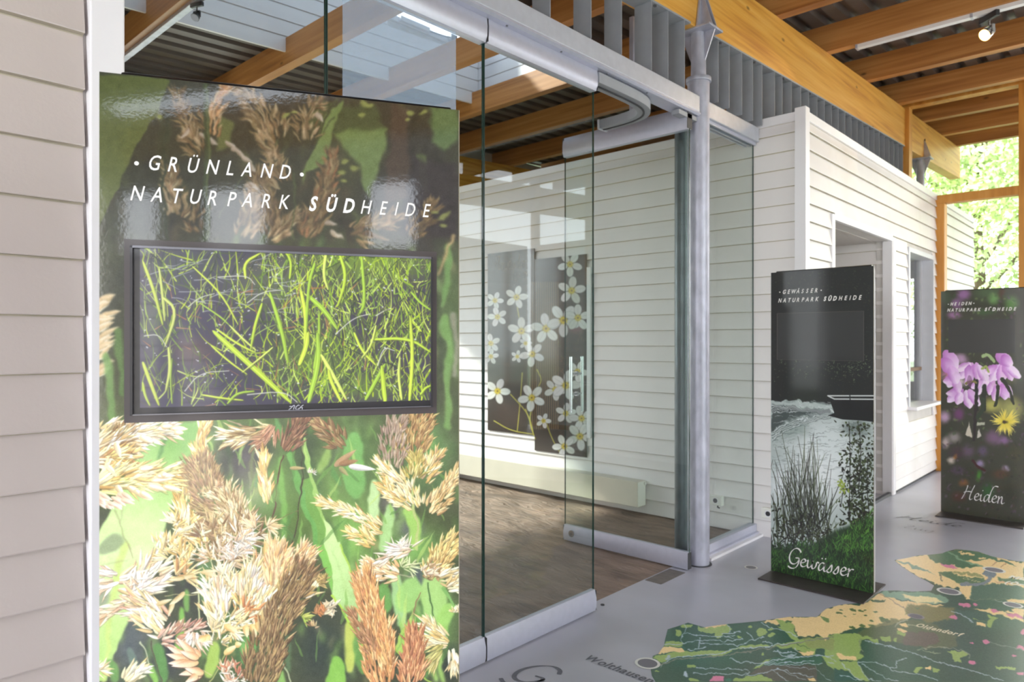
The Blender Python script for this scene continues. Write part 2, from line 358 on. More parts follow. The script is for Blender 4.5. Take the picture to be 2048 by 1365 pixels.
# opaque roof above the deck
bm = bmesh.new()
def slab(x0, x1, ya, yb):
    v = [bm.verts.new(p) for p in ((x0, ya, dk(ya)+.06), (x1, ya, dk(ya)+.06), (x1, yb, dk(yb)+.06), (x0, yb, dk(yb)+.06), (x0, ya, dk(ya)+.2), (x1, ya, dk(ya)+.2), (x1, yb, dk(yb)+.2), (x0, yb, dk(yb)+.2))]
    for f in ((0,3,2,1),(4,5,6,7),(0,1,5,4),(1,2,6,5),(2,3,7,6),(3,0,4,7)): bm.faces.new([v[i] for i in f])
slab(-8.3, SK[0]-.08, -4.4, 13); slab(SK[1]+.08, 4.2, -4.4, 13); slab(SK[0]-.08, SK[1]+.08, -4.4, SK[2]-.08); slab(SK[0]-.08, SK[1]+.08, SK[3]+.08, 13)
o = mk('roof', bm, M_dark, kind='structure'); tag(o, 'roof covering above the steel deck', 'roof')
# skylight shaft
st = 5.75
wn2 = (4.52, 5.56, 4.98, 5.60)
sk = empty('skylight_shaft', (0, 0, 0), kind='structure'); tag(sk, 'white boarded skylight shaft above the inner hall', 'skylight')
bm = bmesh.new(); base = lambda y: dk(y)-.03
for (ya, yb, za, zb) in ((SK[2], wn2[0], None, st), (wn2[0], wn2[1], None, wn2[2]), (wn2[0], wn2[1], wn2[3], st), (wn2[1], SK[3], None, st)):
    z0, z1 = (base(ya), base(yb)) if za is None else (za, za)
    v = [bm.verts.new(p) for p in ((SK[0]-.08, ya, z0), (SK[0], ya, z0), (SK[0], yb, z1), (SK[0]-.08, yb, z1), (SK[0]-.08, ya, zb), (SK[0], ya, zb), (SK[0], yb, zb), (SK[0]-.08, yb, zb))]
    for f in ((0,3,2,1),(4,5,6,7),(0,1,5,4),(1,2,6,5),(2,3,7,6),(3,0,4,7)): bm.faces.new([v[i] for i in f])
bx(bm, SK[0], SK[1], SK[3], SK[3]+.08, base(SK[3]), st); bx(bm, SK[0], SK[1], SK[2]-.08, SK[2], base(SK[2]), st); bx(bm, SK[1], SK[1]+.08, SK[2], SK[3], base(SK[2]), st)
mk('shaft_core', bm, M_core, sk)
z = 4.36; i = 0
while z < st-.1:
    zz = z+.14
    # board over the far wall (y) and the left wall (x), cut round the little window
    bm = bmesh.new(); bx(bm, SK[0]+.015, SK[1], SK[3]-.016, SK[3]+.01, max(z, base(SK[3]))+.006, zz); mk('shaft_board', bm, M_trim, sk, bevel=.002)
    yb0 = SK[2]
    segs = [(SK[2], SK[3]-.016)]
    if z > wn2[2]-.1 and z < wn2[3]: segs = [(SK[2], wn2[0]-.03), (wn2[1]+.03, SK[3]-.016)]
    for s0, s1 in segs:
        # boards follow the pitch of the roof
        bm = bmesh.new(); q = lambda y: .0475*(y-SK[3])
        v = [bm.verts.new(p) for p in ((SK[0]-.01, s0, z+q(s0)+.006), (SK[0]+.014, s0, z+q(s0)+.006), (SK[0]+.014, s1, z+q(s1)+.006), (SK[0]-.01, s1, z+q(s1)+.006),
                                       (SK[0]-.01, s0, zz+q(s0)), (SK[0]+.014, s0, zz+q(s0)), (SK[0]+.014, s1, zz+q(s1)), (SK[0]-.01, s1, zz+q(s1)))]
        for f in ((0,3,2,1),(4,5,6,7),(0,1,5,4),(1,2,6,5),(2,3,7,6),(3,0,4,7)): bm.faces.new([v[k] for k in f])
        mk('shaft_board', bm, M_trim, sk, bevel=.002)
    z += .146
box('opal_pane', glass('opal_glass', (.44, .47, .50), 1.45), SK[0], SK[1], SK[2], SK[3], st, st+.01, sk)
w2 = empty('window_2', (0, 0, 0), kind='structure'); tag(w2, 'small top-hung skylight window with a chain opener', 'window')
a, b, c, d = wn2
for (y0, y1, z0, z1) in ((a-.03, a+.03, c-.03, d+.03), (b-.03, b+.03, c-.03, d+.03), (a+.03, b-.03, c-.03, c+.03), (a+.03, b-.03, d-.03, d+.03)):
    box('window_frame', M_trim, SK[0]-.06, SK[0]+.03, y0, y1, z0, z1, w2, bevel=.003)
box('pane', glass('skylight_glass', (.96, .98, 1), 1.45), SK[0]-.02, SK[0]-.014, a+.03, b-.03, c+.03, d-.03, w2)
bm = bx(bmesh.new(), SK[0]+.03, SK[0]+.075, a+.1, a+.5, c-.02, c+.03); mk('window_opener', bm, M_trim, w2, bevel=.004)
bm = tube(bmesh.new(), [(SK[0]+.05, a+.5, c), (SK[0]+.06, a+.7, c+.01), (SK[0]+.07, b-.2, c+.02)], .008); mk('opener_rod', bm, M_bolt, w2)
box('rod_bracket', M_bolt, SK[0]+.03, SK[0]+.09, b-.24, b-.15, c-.03, c+.06, w2, bevel=.003)

# ------------------------------------------------------------------ glazed wood wall at the far end (y = 9.7)
YG = 9.68
w3 = empty('window_3', (0, 0, 0), kind='structure'); tag(w3, 'tall orange timber window wall at the far end', 'window')
def fr(x0, x1, z0, z1, y0=YG-.08, y1=YG+.06, nm='frame_member'): return box(nm, M_frame, x0, x1, y0, y1, z0, z1, w3, bevel=.004)
fr(-2.455, -2.305, TOPH+.002, 4.43); fr(-2.05, -1.93, 0, 3.2)
mul = [-1.21, -.02, 1.17, 2.36, 3.6]
for mx_ in mul: fr(mx_, mx_+.11, 0, 4.43)
box('head_beam', M_frame, -7.7, 3.75, YG-.08, YG+.06, 4.43, 4.62, w3, bevel=.004)
box('upper_wall', M_core, -7.7, -2.455, YG-.04, YG+.02, TOPH, 4.43, w3)
ed = [-2.05]+[m for m in mul]
prev = -1.93
for mx_ in mul:
    fr(prev, mx_, 3.2, 3.3, YG-.075, YG+.055, 'transom'); fr(prev, mx_, 0, .08, YG-.075, YG+.055, 'sill_member')
    if mx_ < 1.5: box('pane', M_wglass, prev, mx_, YG-.003, YG+.003, .08, 3.2, w3)
    else: siding(w3, 'y', YG-.03, prev, mx_, .08, 3.2)
    prev = mx_+.11
fr(-2.05, -1.93, 3.2, 3.3, YG-.075, YG+.055, 'transom')
prev = -2.305
for mx_ in mul:
    box('pane', M_wglass, prev, mx_, YG-.003, YG+.003, 3.3, 4.43, w3); prev = mx_+.11
# ------------------------------------------------------------------ window front on the right (x = 3.8) and behind the camera (y = -3.8)
w4 = empty('window_4', (0, 0, 0), kind='structure'); tag(w4, 'timber window front on the right side of the hall', 'window')
ys = [1.4+1.4*i for i in range(5)]
for i, y in enumerate(ys):
    box('frame_member', M_frame, 3.76, 3.88, y-.06, y+.06, 0, zt(y)-.475, w4)
    if i < len(ys)-1:
        y2 = ys[i+1]
        for z0, z1 in ((0, .35), (2.3, 2.42), (3.26, 3.36)): box('transom', M_frame, 3.77, 3.87, y+.06, y2-.06, z0, z1, w4)
        box('pane', M_wglass, 3.817, 3.823, y+.06, y2-.06, .35, 2.3, w4); box('pane', M_wglass, 3.817, 3.823, y+.06, y2-.06, 2.42, 3.26, w4); box('pane', M_wglass, 3.817, 3.823, y+.06, y2-.06, 3.36, zt(y)-.475, w4)
wr2 = empty('wall_right', (0, 0, 0), kind='structure'); tag(wr2, 'white lap-sided house wall opposite the glass doors', 'wall')
bm = bmesh.new(); bx(bm, 3.80, 3.92, -4.0, 1.34, 0, 2.42); bx(bm, 3.80, 3.92, 7.06, 9.6, 0, 3.3)
hl = [(-3.85, -3.36), (-2.92, -2.22), (-1.20, -.72), (.35, .85)]; pv = -4.0
for a, b in hl+[(1.34, 1.34)]:
    if a > pv: bx(bm, 3.80, 3.92, pv, a, 2.42, 3.05)
    pv = b
bx(bm, 3.80, 3.92, -4.0, 1.34, 3.05, 3.5)
mk('wall_core', bm, M_core, wr2); siding(wr2, '-x', 3.80, -4.0, 1.34, 0, 3.5, holes=[(a, b, 2.42, 3.05) for a, b in hl]); siding(wr2, '-x', 3.80, 7.06, 9.6, 0, 3.3)
for a, b in hl:
    for q in ((a-.03, a, 2.39, 3.08), (b, b+.03, 2.39, 3.08), (a, b, 2.39, 2.42), (a, b, 3.05, 3.08)): box('window_frame', M_trim, 3.775, 3.93, q[0], q[1], q[2], q[3], wr2)
w5 = empty('wall_behind', (0, 0, 0), kind='structure'); tag(w5, 'sided wall with tall windows behind the camera', 'wall')
for x0, x1 in ((-2.0, -1.7), (-.55, -.3), (.85, 1.1), (2.3, 2.6), (3.5, 3.8)):
    box('wall_pier', M_side, x0, x1, -3.86, -3.74, 0, 3.75, w5)
box('wall_head', M_side, -2.0, 3.8, -3.87, -3.73, 3.1, 3.8, w5); box('wall_base', M_side, -2.0, 3.8, -3.87, -3.73, 0, .3, w5)

# ------------------------------------------------------------------ header, louvres, column
HX0, HX1 = -2.46, -2.33
hd = empty('door_header', (0, 0, 0), label='long light grey steel header carrying the glass door track', cat='header')
bm = bmesh.new(); bx(bm, HX0, HX1, .62, 4.375, 3.115, 3.225); mk('header_beam', bm, M_head, hd, bevel=.005)
bm = bmesh.new(); prism(bm, [(-2.44, 3.088), (-2.335, 3.088), (-2.322, 3.098), (-2.322, 3.108), (-2.335, 3.115), (-2.44, 3.115)], lambda a, b: (a, .62, b), lambda a, b: (a, 4.375, b)); mk('header_lip', bm, M_rail, hd)
for y in np.arange(.8, 4.3, .42):
    bm = tube(bmesh.new(), [(-2.352, y, 3.092), (-2.352, y, 3.084)], .006, 8); mk('screw', bm, M_bolt, hd)
bm = bmesh.new(); bx(bm, -2.50, -2.37, 4.50, YB-.02, 3.135, 3.25); mk('header_beam', bm, M_head, hd, bevel=.005)
for i, xx in enumerate((-2.49, -2.455, -2.41)):
    box('track_rail', M_rail, xx, xx+.014, 4.50, YB-.022, 3.112, 3.135, hd)
# curved door track parking branch
path = [(-2.40, 3.25), (-2.40, 3.62), (-2.41, 3.74), (-2.435, 3.84), (-2.50, 3.93), (-2.60, 3.975), (-2.72, 3.99), (-2.86, 3.99)]
def sweep(pts, w_, h0, h1, m, nm, par):
    bm = bmesh.new(); rings = []
    for i, p in enumerate(pts):
        a = Vector(pts[max(i-1, 0)]); b = Vector(pts[min(i+1, len(pts)-1)]); t = (b-a).normalized(); n = Vector((-t.y, t.x)); p = Vector(p)
        q0, q1 = p-n*w_/2, p+n*w_/2
        rings.append([bm.verts.new((q0.x, q0.y, h0)), bm.verts.new((q1.x, q1.y, h0)), bm.verts.new((q1.x, q1.y, h1)), bm.verts.new((q0.x, q0.y, h1))])
    for a, b in zip(rings, rings[1:]):
        for k in range(4): bm.faces.new((a[k], a[(k+1) % 4], b[(k+1) % 4], b[k]))
    bm.faces.new(rings[0]); bm.faces.new(rings[-1][::-1]); return mk(nm, bm, m, par)
tr = empty('curved_track', (0, 0, 0), label='grey door track that curves back from the header into the hall', cat='track')
def smooth_path(p, n=4):
    p = [Vector(q) for q in p]
    for _ in range(2):
        q = [p[0]]
        for a, b in zip(p, p[1:]): q += [a*.75+b*.25, a*.25+b*.75]
        p = q+[p[-1]]
    return [tuple(v) for v in p]
sp_ = smooth_path(path)
sweep(sp_, .085, 3.02, 3.08, M_lou, 'track_channel', tr)
sweep(sp_, .012, 3.015, 3.021, M_dark, 'track_slot', tr)
box('track_cap', M_head, -2.875, -2.86, 3.94, 4.04, 3.015, 3.08, tr)
box('track_hanger', M_gal, -2.63, -2.60, 3.965, 3.995, 3.09, 3.72, hd)
# straight track bar for the door beside the post
box('track_channel', M_lou, -2.40, -2.345, 4.12, 4.36, 3.05, 3.08, tr)

def louvres(ys_, label):
    e = empty('louvre_screen', (0, 0, 0), label=label, cat='louvre', group='louvre screens under the beam')
    for y in ys_:
        zb = zt(y)-.475
        bm = bmesh.new(); bx(bm, -2.455, -2.332, y-.0025, y+.0025, 3.227 if y < 4.4 else 3.253, zb-.012); mk('fin', bm, M_lou, e)
    ya, yb = ys_[0]-.08, ys_[-1]+.08
    bm = bmesh.new(); z0, z1 = zt(ya)-.475, zt(yb)-.475
    v = [bm.verts.new(p) for p in ((-2.46, ya, z0-.012), (-2.33, ya, z0-.012), (-2.33, yb, z1-.012), (-2.46, yb, z1-.012), (-2.46, ya, z0), (-2.33, ya, z0), (-2.33, yb, z1), (-2.46, yb, z1))]
    for f in ((0,3,2,1),(4,5,6,7),(0,1,5,4),(1,2,6,5),(2,3,7,6),(3,0,4,7)): bm.faces.new([v[k] for k in f])
    mk('top_plate', bm, M_lou, e)
    for y in ys_[::3]:
        bm = tube(bmesh.new(), [(-2.345, y+.06, zt(y)-.487), (-2.345, y+.06, zt(y)-.497)], .011, 6); mk('bolt', bm, M_bolt, e)
    return e
louvres([.8, 1.13, 1.46, 1.79, 2.12, 2.45, 2.785, 3.138, 3.436, 3.762, 3.959, 4.17], 'grey vertical fins above the glass doors, left of the column')
e = louvres([4.646, 4.819, 5.026, 5.216, 5.386, 5.63, 5.783, 5.98, 6.186, 6.374, 6.579]+[6.579+.19*i for i in range(1, 16)], 'long row of grey vertical fins right of the column above the house')
box('bottom_rail', M_lou, -2.455, -2.332, YB+.14, 9.58, 3.252, 3.262, e)

def column(x, y, label, full=True):
    e = empty('steel_column', (x, y, 0), label=label, cat='column')
    zb = zt(y)-.475; r = .0745
    bm = tube(bmesh.new(), [(0, 0, 0), (0, 0, 3.36)], r, 40); mk('shaft', bm, M_gal, e, smooth=True)
    bm = tube(bmesh.new(), [(0, 0, 3.345), (0, 0, 3.375)], r+.012, 40); mk('collar', bm, M_gal, e, bevel=.002, smooth=True)
    bm = tube(bmesh.new(), [(0, 0, 3.375), (0, 0, 3.40), (0, 0, zb-.012)], [.058, .052, .048], 32); mk('neck', bm, M_gal, e, smooth=True)
    bm = bx(bmesh.new(), -.135, .135, -.10, .10, zb-.016, zb-.001); mk('cap_plate', bm, M_gal, e, bevel=.003)
    for s in (-1, 1):
        bm = bmesh.new(); prism(bm, [(.05*s, zb-.016), (.125*s, zb-.016), (.052*s, zb-.21)], lambda a, b: (a, -.005, b), lambda a, b: (a, .005, b)); mk('gusset', bm, M_gal, e)
        bm = bmesh.new(); prism(bm, [(-.095, zb-.001), (.095, zb-.001), (.03, zb+.34), (-.03, zb+.34)], lambda a, b: (s*.092-.042, a, b), lambda a, b: (s*.092-.030, a, b)) if s < 0 else prism(bm, [(-.095, zb-.001), (.095, zb-.001), (.03, zb+.34), (-.03, zb+.34)], lambda a, b: (.030, a, b), lambda a, b: (.042, a, b))
        if s > 0:
            bm.free(); bm = bmesh.new(); prism(bm, [(-.095, zb-.001), (.095, zb-.001), (.03, zb+.34), (-.03, zb+.34)], lambda a, b: (.031, a, b), lambda a, b: (.043, a, b))
        mk('side_plate', bm, M_gal, e)
        bm = bmesh.new(); prism(bm, [(.043, zb), (.125, zb), (.043, zb+.26)], lambda a, b: (a, -.005+.03*s, b), lambda a, b: (a, .005+.03*s, b)); mk('gusset', bm, M_gal, e)
        for k in (.1, .24):
            bm = tube(bmesh.new(), [(.043, 0, zb+k), (.06, 0, zb+k)], .015, 6); mk('bolt', bm, M_bolt, e)
    bm = tube(bmesh.new(), [(0, 0, -.002), (0, 0, .004)], r+.016, 40); mk('floor_joint', bm, M_dark, e)
    return e
column(-2.378, 4.443, 'round galvanised steel column beside the open glass door')
column(-2.40, 10.55, 'galvanised steel column outside the timber window wall')
# rubber-dark inner profile left of the post (hidden second post seen through the glass)
bm = tube(bmesh.new(), [(0, 0, 0), (0, 0, 3.1)], .058, 32)
o = mk('door_post', bm, mat('dark_galvanised', (104, 110, 116), .38, .3, var=.22, scale=16, stretch=(1, 1, .4)), smooth=True); o.location = (-2.60, 4.62, 0)
tag(o, 'darker grey post standing behind the open glass door', 'post')

# ------------------------------------------------------------------ glass doors
def glass_leaf(name, w_, label, handle=False, lock=False, grp=None, bottom=.118):
    """leaf in local xz-plane: x 0..w"""
    e = empty(name, (0, 0, 0), label=label, cat='glass door', group=grp, kind='structure')
    prof = [(-.022, 0), (.022, 0), (.034, .03), (.036, .075), (.030, .12), (.012, .15), (-.012, .15), (-.030, .12), (-.036, .075), (-.034, .03)]
    bm = prism(bmesh.new(), prof, lambda a, b: (.003, a, 2.975+b), lambda a, b: (w_-.003, a, 2.975+b)); mk('top_rail', bm, M_rail, e, smooth=True)
    prof = [(-.018, 0), (.018, 0), (.024, .02), (.025, bottom*.6), (.014, bottom), (-.014, bottom), (-.025, bottom*.6), (-.024, .02)]
    bm = prism(bmesh.new(), prof, lambda a, b: (.003, a, .008+b), lambda a, b: (w_-.003, a, .008+b)); mk('bottom_rail', bm, M_rail, e, smooth=True)
    for x_ in (0, w_-.003):
        box('rail_end_cap', M_dark, x_, x_+.003, -.032, .032, 2.98, 3.12, e); box('rail_end_cap', M_dark, x_, x_+.003, -.022, .022, .01, bottom+.004, e)
    box('glass_pane', M_glass, .004, w_-.004, -.005, .005, .1, 3.0, e)
    box('glass_edge', M_edge, .0005, .004, -.005, .005, bottom, 2.98, e); box('glass_edge', M_edge, w_-.004, w_-.0005, -.005, .005, bottom, 2.98, e)
    if handle:
        hx = .115
        for s in (-1, 1):
            bm = tube(bmesh.new(), [(hx, s*.07, 1.005), (hx, s*.07, 1.43)], .0125, 16); mk('handle', bm, M_steel, e, smooth=True)
        for z in (1.145, 1.30):
            bm = tube(bmesh.new(), [(hx, -.07, z), (hx, .07, z)], .008, 12); mk('handle_strut', bm, M_steel, e, smooth=True)
            bm = tube(bmesh.new(), [(hx, -.012, z), (hx, .012, z)], .018, 16); mk('handle_rosette', bm, M_steel, e, smooth=True)
    if lock:
        bm = tube(bmesh.new(), [(.085, -.022, .07), (.085, -.031, .07)], .026, 20); mk('lock_cylinder', bm, M_steel, e, smooth=True)
        box('keyhole', M_dark, .083, .087, -.033, -.030, .06, .082, e)
    return e
sd = [(.64, 1.50, 'left glass sliding panel mostly hidden behind the grass display panel'), (1.503, 2.362, 'middle glass sliding panel partly behind the grass display panel'),
      (2.366, 3.25, 'right glass sliding panel ending beside the open gap')]
for i, (a, b, lab) in enumerate(sd):
    e = glass_leaf('door_%d' % (i+1), b-a, lab, grp='sliding glass panels'); e.location = (XD, a, 0); e.rotation_euler = (0, 0, math.pi/2)
e = glass_leaf('door_4', 1.075, 'glass door leaf standing open at right angles beside the column, with steel handle bars', True, True)
e.location = (-3.42, 4.262, 0)
# fixed pane between the column and the wall
e = empty('window_6', (0, 0, 0), kind='structure', label='fixed glass pane between the column and the lap-sided wall', cat='window')
box('glass_pane', M_glass, -2.425, -2.415, 4.50, YB-.024, .09, 3.12, e)
box('glass_edge', M_edge, -2.425, -2.415, YB-.026, YB-.023, .09, 3.12, e)
bm = bmesh.new(); prism(bm, [(-2.46, 0), (-2.37, 0), (-2.37, .03), (-2.39, .035), (-2.39, .09), (-2.45, .09), (-2.46, .08)], lambda a, b: (a, 4.52, b), lambda a, b: (a, YB-.023, b)); mk('sill_rail', bm, M_rail, e)
box('sill_track', M_trim, -2.37, -2.335, 4.55, YB-.02, 0, .018, e)
# ------------------------------------------------------------------ painter for flat prints (numpy), measured on the photograph's frame and laid onto the real sheets
class Canvas:
    def __init__(s, x0, y0, x1, y1, k, col):
        s.x0, s.y0, s.k = x0, y0, k; s.w, s.h = int((x1-x0)*k), int((y1-y0)*k)
        s.a = np.empty((s.h, s.w, 3), np.float32); s.a[:] = np.array(col, np.float32)
    def _box(s, xa, ya, xb, yb):
        X0, Y0 = max(0, int((xa-s.x0)*s.k)-1), max(0, int((ya-s.y0)*s.k)-1); X1, Y1 = min(s.w, int((xb-s.x0)*s.k)+2), min(s.h, int((yb-s.y0)*s.k)+2)
        if X1 <= X0 or Y1 <= Y0: return None
        px = (np.arange(X0, X1, dtype=np.float32)+.5)/s.k+s.x0; py = (np.arange(Y0, Y1, dtype=np.float32)+.5)/s.k+s.y0
        return (slice(Y0, Y1), slice(X0, X1)), px[None, :], py[:, None]
    def _put(s, sl, al, col):
        al = al[..., None]; col = np.asarray(col, np.float32); r = s.a[sl]; r += (col-r)*al
    def poly(s, pts, col, al=1, soft=.5, grad=None):
        P = np.array(pts, np.float32); m = soft*2+1
        b = s._box(P[:, 0].min()-m, P[:, 1].min()-m, P[:, 0].max()+m, P[:, 1].max()+m)
        if b is None: return
        sl, X, Y = b; ins = np.zeros(np.broadcast(X, Y).shape, bool); dm = np.full(ins.shape, 1e9, np.float32)
        for (ax, ay), (bx_, by) in zip(P, np.roll(P, -1, 0)):
            c = ((ay > Y) != (by > Y))
            with np.errstate(divide='ignore', invalid='ignore'): ins ^= c & (X < (bx_-ax)*(Y-ay)/(by-ay+1e-9)+ax)
            dx, dy = bx_-ax, by-ay; L = dx*dx+dy*dy+1e-9; t = np.clip(((X-ax)*dx+(Y-ay)*dy)/L, 0, 1)
            dm = np.minimum(dm, (X-ax-t*dx)**2+(Y-ay-t*dy)**2)
        d = np.sqrt(dm)*np.where(ins, 1, -1); a = np.clip(d/(2*soft)+.5, 0, 1); a = a*a*(3-2*a)*al
        if grad is not None:
            (gx0, gy0), (gx1, gy1), c2 = grad; t = np.clip(((X-gx0)*(gx1-gx0)+(Y-gy0)*(gy1-gy0))/((gx1-gx0)**2+(gy1-gy0)**2), 0, 1)[..., None]
            col = np.array(col, np.float32)*(1-t)+np.array(c2, np.float32)*t
        s._put(sl, a, col)
    def leaf(s, x, y, ang, L, W, c0, c1=None, al=1, p=1.05, c2=None):
        """pointed seed from (x,y) along ang; c0 base colour, c1 tip colour, c2 colour of the shaded side"""
        ca, sa = math.cos(ang), math.sin(ang); x1, y1 = x+ca*L, y+sa*L
        b = s._box(min(x, x1)-W, min(y, y1)-W, max(x, x1)+W, max(y, y1)+W)
        if b is None: return
        sl, X, Y = b; u = ((X-x)*ca+(Y-y)*sa)/L; v = -(X-x)*sa+(Y-y)*ca
        uu = np.clip(u, 0, 1); wd = W*(6.75*uu*(1-uu)**2)**.5 if p > 1 else W*(4*uu*(1-uu))**p; a = np.clip((wd-np.abs(v))*s.k+.5, 0, 1)*al; a = a*(u > 0)*(u < 1)
        c0 = np.array(c0, np.float32); col = c0
        if c1 is not None: col = c0+(np.array(c1, np.float32)-c0)*uu[..., None]
        if c2 is not None: col = col+(np.array(c2, np.float32)-col)*np.clip(v/W*.9, 0, 1)[..., None]
        s._put(sl, a, col)
    def blob(s, x, y, rx, ry, col, ang=0, al=1, soft=.5):
        R = max(rx, ry)*1.05+1; b = s._box(x-R, y-R, x+R, y+R)
        if b is None: return
        sl, X, Y = b; a0 = math.radians(ang); ca, sa = math.cos(a0), math.sin(a0)
        u = ((X-x)*ca+(Y-y)*sa)/rx; v = (-(X-x)*sa+(Y-y)*ca)/ry; r = np.sqrt(u*u+v*v)
        a = np.clip((1-r)/max(soft, .02), 0, 1); s._put(sl, a*a*(3-2*a)*al, col)
    def line(s, pts, w0, w1, col, al=1, c2=None, smooth=True, soft=.5, tp=0):
        P = [np.array(p, float) for p in pts]
        if smooth and len(P) > 2:
            for _ in range(2):
                q = [P[0]]
                for a, b in zip(P, P[1:]): q += [a*.75+b*.25, a*.25+b*.75]
                P = q+[P[-1]]
        P = np.array(P); m = max(w0, w1)+1+soft
        b = s._box(P[:, 0].min()-m, P[:, 1].min()-m, P[:, 0].max()+m, P[:, 1].max()+m)
        if b is None: return
        sl, X, Y = b; A = np.zeros(np.broadcast(X, Y).shape, np.float32); T = np.zeros_like(A); n = len(P)-1
        for i in range(n):
            (ax, ay), (bx_, by) = P[i], P[i+1]; dx, dy = bx_-ax, by-ay; L = dx*dx+dy*dy+1e-9
            t = np.clip(((X-ax)*dx+(Y-ay)*dy)/L, 0, 1); d = np.sqrt((X-ax-t*dx)**2+(Y-ay-t*dy)**2); g = (i+t)/n
            a = np.clip(((w0+(w1-w0)*g)*(np.clip(4*g*(1-g), 0, 1)**tp if tp else 1)-d)/(2*soft)+.5, 0, 1); T = np.where(a > A, g, T); A = np.maximum(A, a)
        col = np.array(col, np.float32)
        if c2 is not None: col = col+(np.array(c2, np.float32)-col)*T[..., None]
        s._put(sl, A*al, col)
    def noise(s, amp, cell, seed, tint=(1, 1, 1), sl=None):
        r = np.random.default_rng(seed); hh, ww = s.h//cell+2, s.w//cell+2; g = r.normal(0, 1, (hh, ww)).astype(np.float32)
        yy = np.arange(s.h)/cell; xx = np.arange(s.w)/cell; yi, xi = yy.astype(int), xx.astype(int); fy, fx = (yy-yi)[:, None], (xx-xi)[None, :]
        n = g[yi][:, xi]*(1-fy)*(1-fx)+g[yi+1][:, xi]*fy*(1-fx)+g[yi][:, xi+1]*(1-fy)*fx+g[yi+1][:, xi+1]*fy*fx
        s.a += amp*n[..., None]*np.array(tint, np.float32)
    def blur(s, r, y0=None, y1=None):
        r = max(1, int(r*s.k)); 
        for ax in (0, 1):
            for _ in range(2):
                p = [(0, 0)]*3; p[ax] = (r+1, r); c = np.cumsum(np.pad(s.a, p, mode='edge').astype(np.float64), axis=ax)
                n = s.a.shape[ax]; hi = np.take(c, np.arange(2*r+1, 2*r+1+n), axis=ax); lo = np.take(c, np.arange(0, n), axis=ax); s.a = ((hi-lo)/(2*r+1)).astype(np.float32)
    def field(s, cell, seed):
        r = np.random.default_rng(seed); cell = max(2, int(cell*s.k)); hh, ww = s.h//cell+2, s.w//cell+2; g = r.normal(0, 1, (hh, ww)).astype(np.float32)
        yy = np.arange(s.h)/cell; xx = np.arange(s.w)/cell; yi, xi = yy.astype(int), xx.astype(int); fy, fx = (yy-yi)[:, None], (xx-xi)[None, :]; fy = fy*fy*(3-2*fy); fx = fx*fx*(3-2*fx)
        return g[yi][:, xi]*(1-fy)*(1-fx)+g[yi+1][:, xi]*fy*(1-fx)+g[yi][:, xi+1]*(1-fy)*fx+g[yi+1][:, xi+1]*fy*fx
    def warp(s, amps, seed=1):
        dx = np.zeros((s.h, s.w), np.float32); dy = dx.copy()
        for i, (amp, cell) in enumerate(amps): dx += amp*s.field(cell, seed+2*i); dy += amp*s.field(cell, seed+2*i+1)
        X, Y = np.meshgrid((np.arange(s.w)+.5)/s.k+s.x0, (np.arange(s.h)+.5)/s.k+s.y0); s.a = s.sample(X+dx, Y+dy).astype(np.float32)
    def sample(s, PX, PY):
        x = np.clip((PX-s.x0)*s.k-.5, 0, s.w-1.001); y = np.clip((PY-s.y0)*s.k-.5, 0, s.h-1.001)
        xi, yi = x.astype(int), y.astype(int); fx, fy = (x-xi)[..., None], (y-yi)[..., None]; a = s.a
        return a[yi, xi]*(1-fx)*(1-fy)+a[yi, xi+1]*fx*(1-fy)+a[yi+1, xi]*(1-fx)*fy+a[yi+1, xi+1]*fx*fy
def make_image(name, arr):
    """arr rows run bottom to top, 0..255"""
    h, w_ = arr.shape[:2]; im = bpy.data.images.new(name, w_, h); px = np.ones((h, w_, 4), np.float32); px[..., :3] = np.clip(arr, 0, 255)/255
    im.pixels.foreach_set(px.ravel()); im.update(); im.pack(); return im
class Zm:
    """a magnified view of the photograph used while tracing: its own pixel -> photo pixel"""
    def __init__(s, ox, oy, k): s.ox, s.oy, s.k = ox, oy, k
    def __call__(s, pts): return [(s.ox+x*s.k, s.oy+y*s.k) for x, y in pts]
    def p(s, x, y): return s.ox+x*s.k, s.oy+y*s.k
RS = random.Random(11)
def jit(c, a): d = RS.uniform(-a, a); return [v+d+RS.uniform(-a, a)*.3 for v in c]
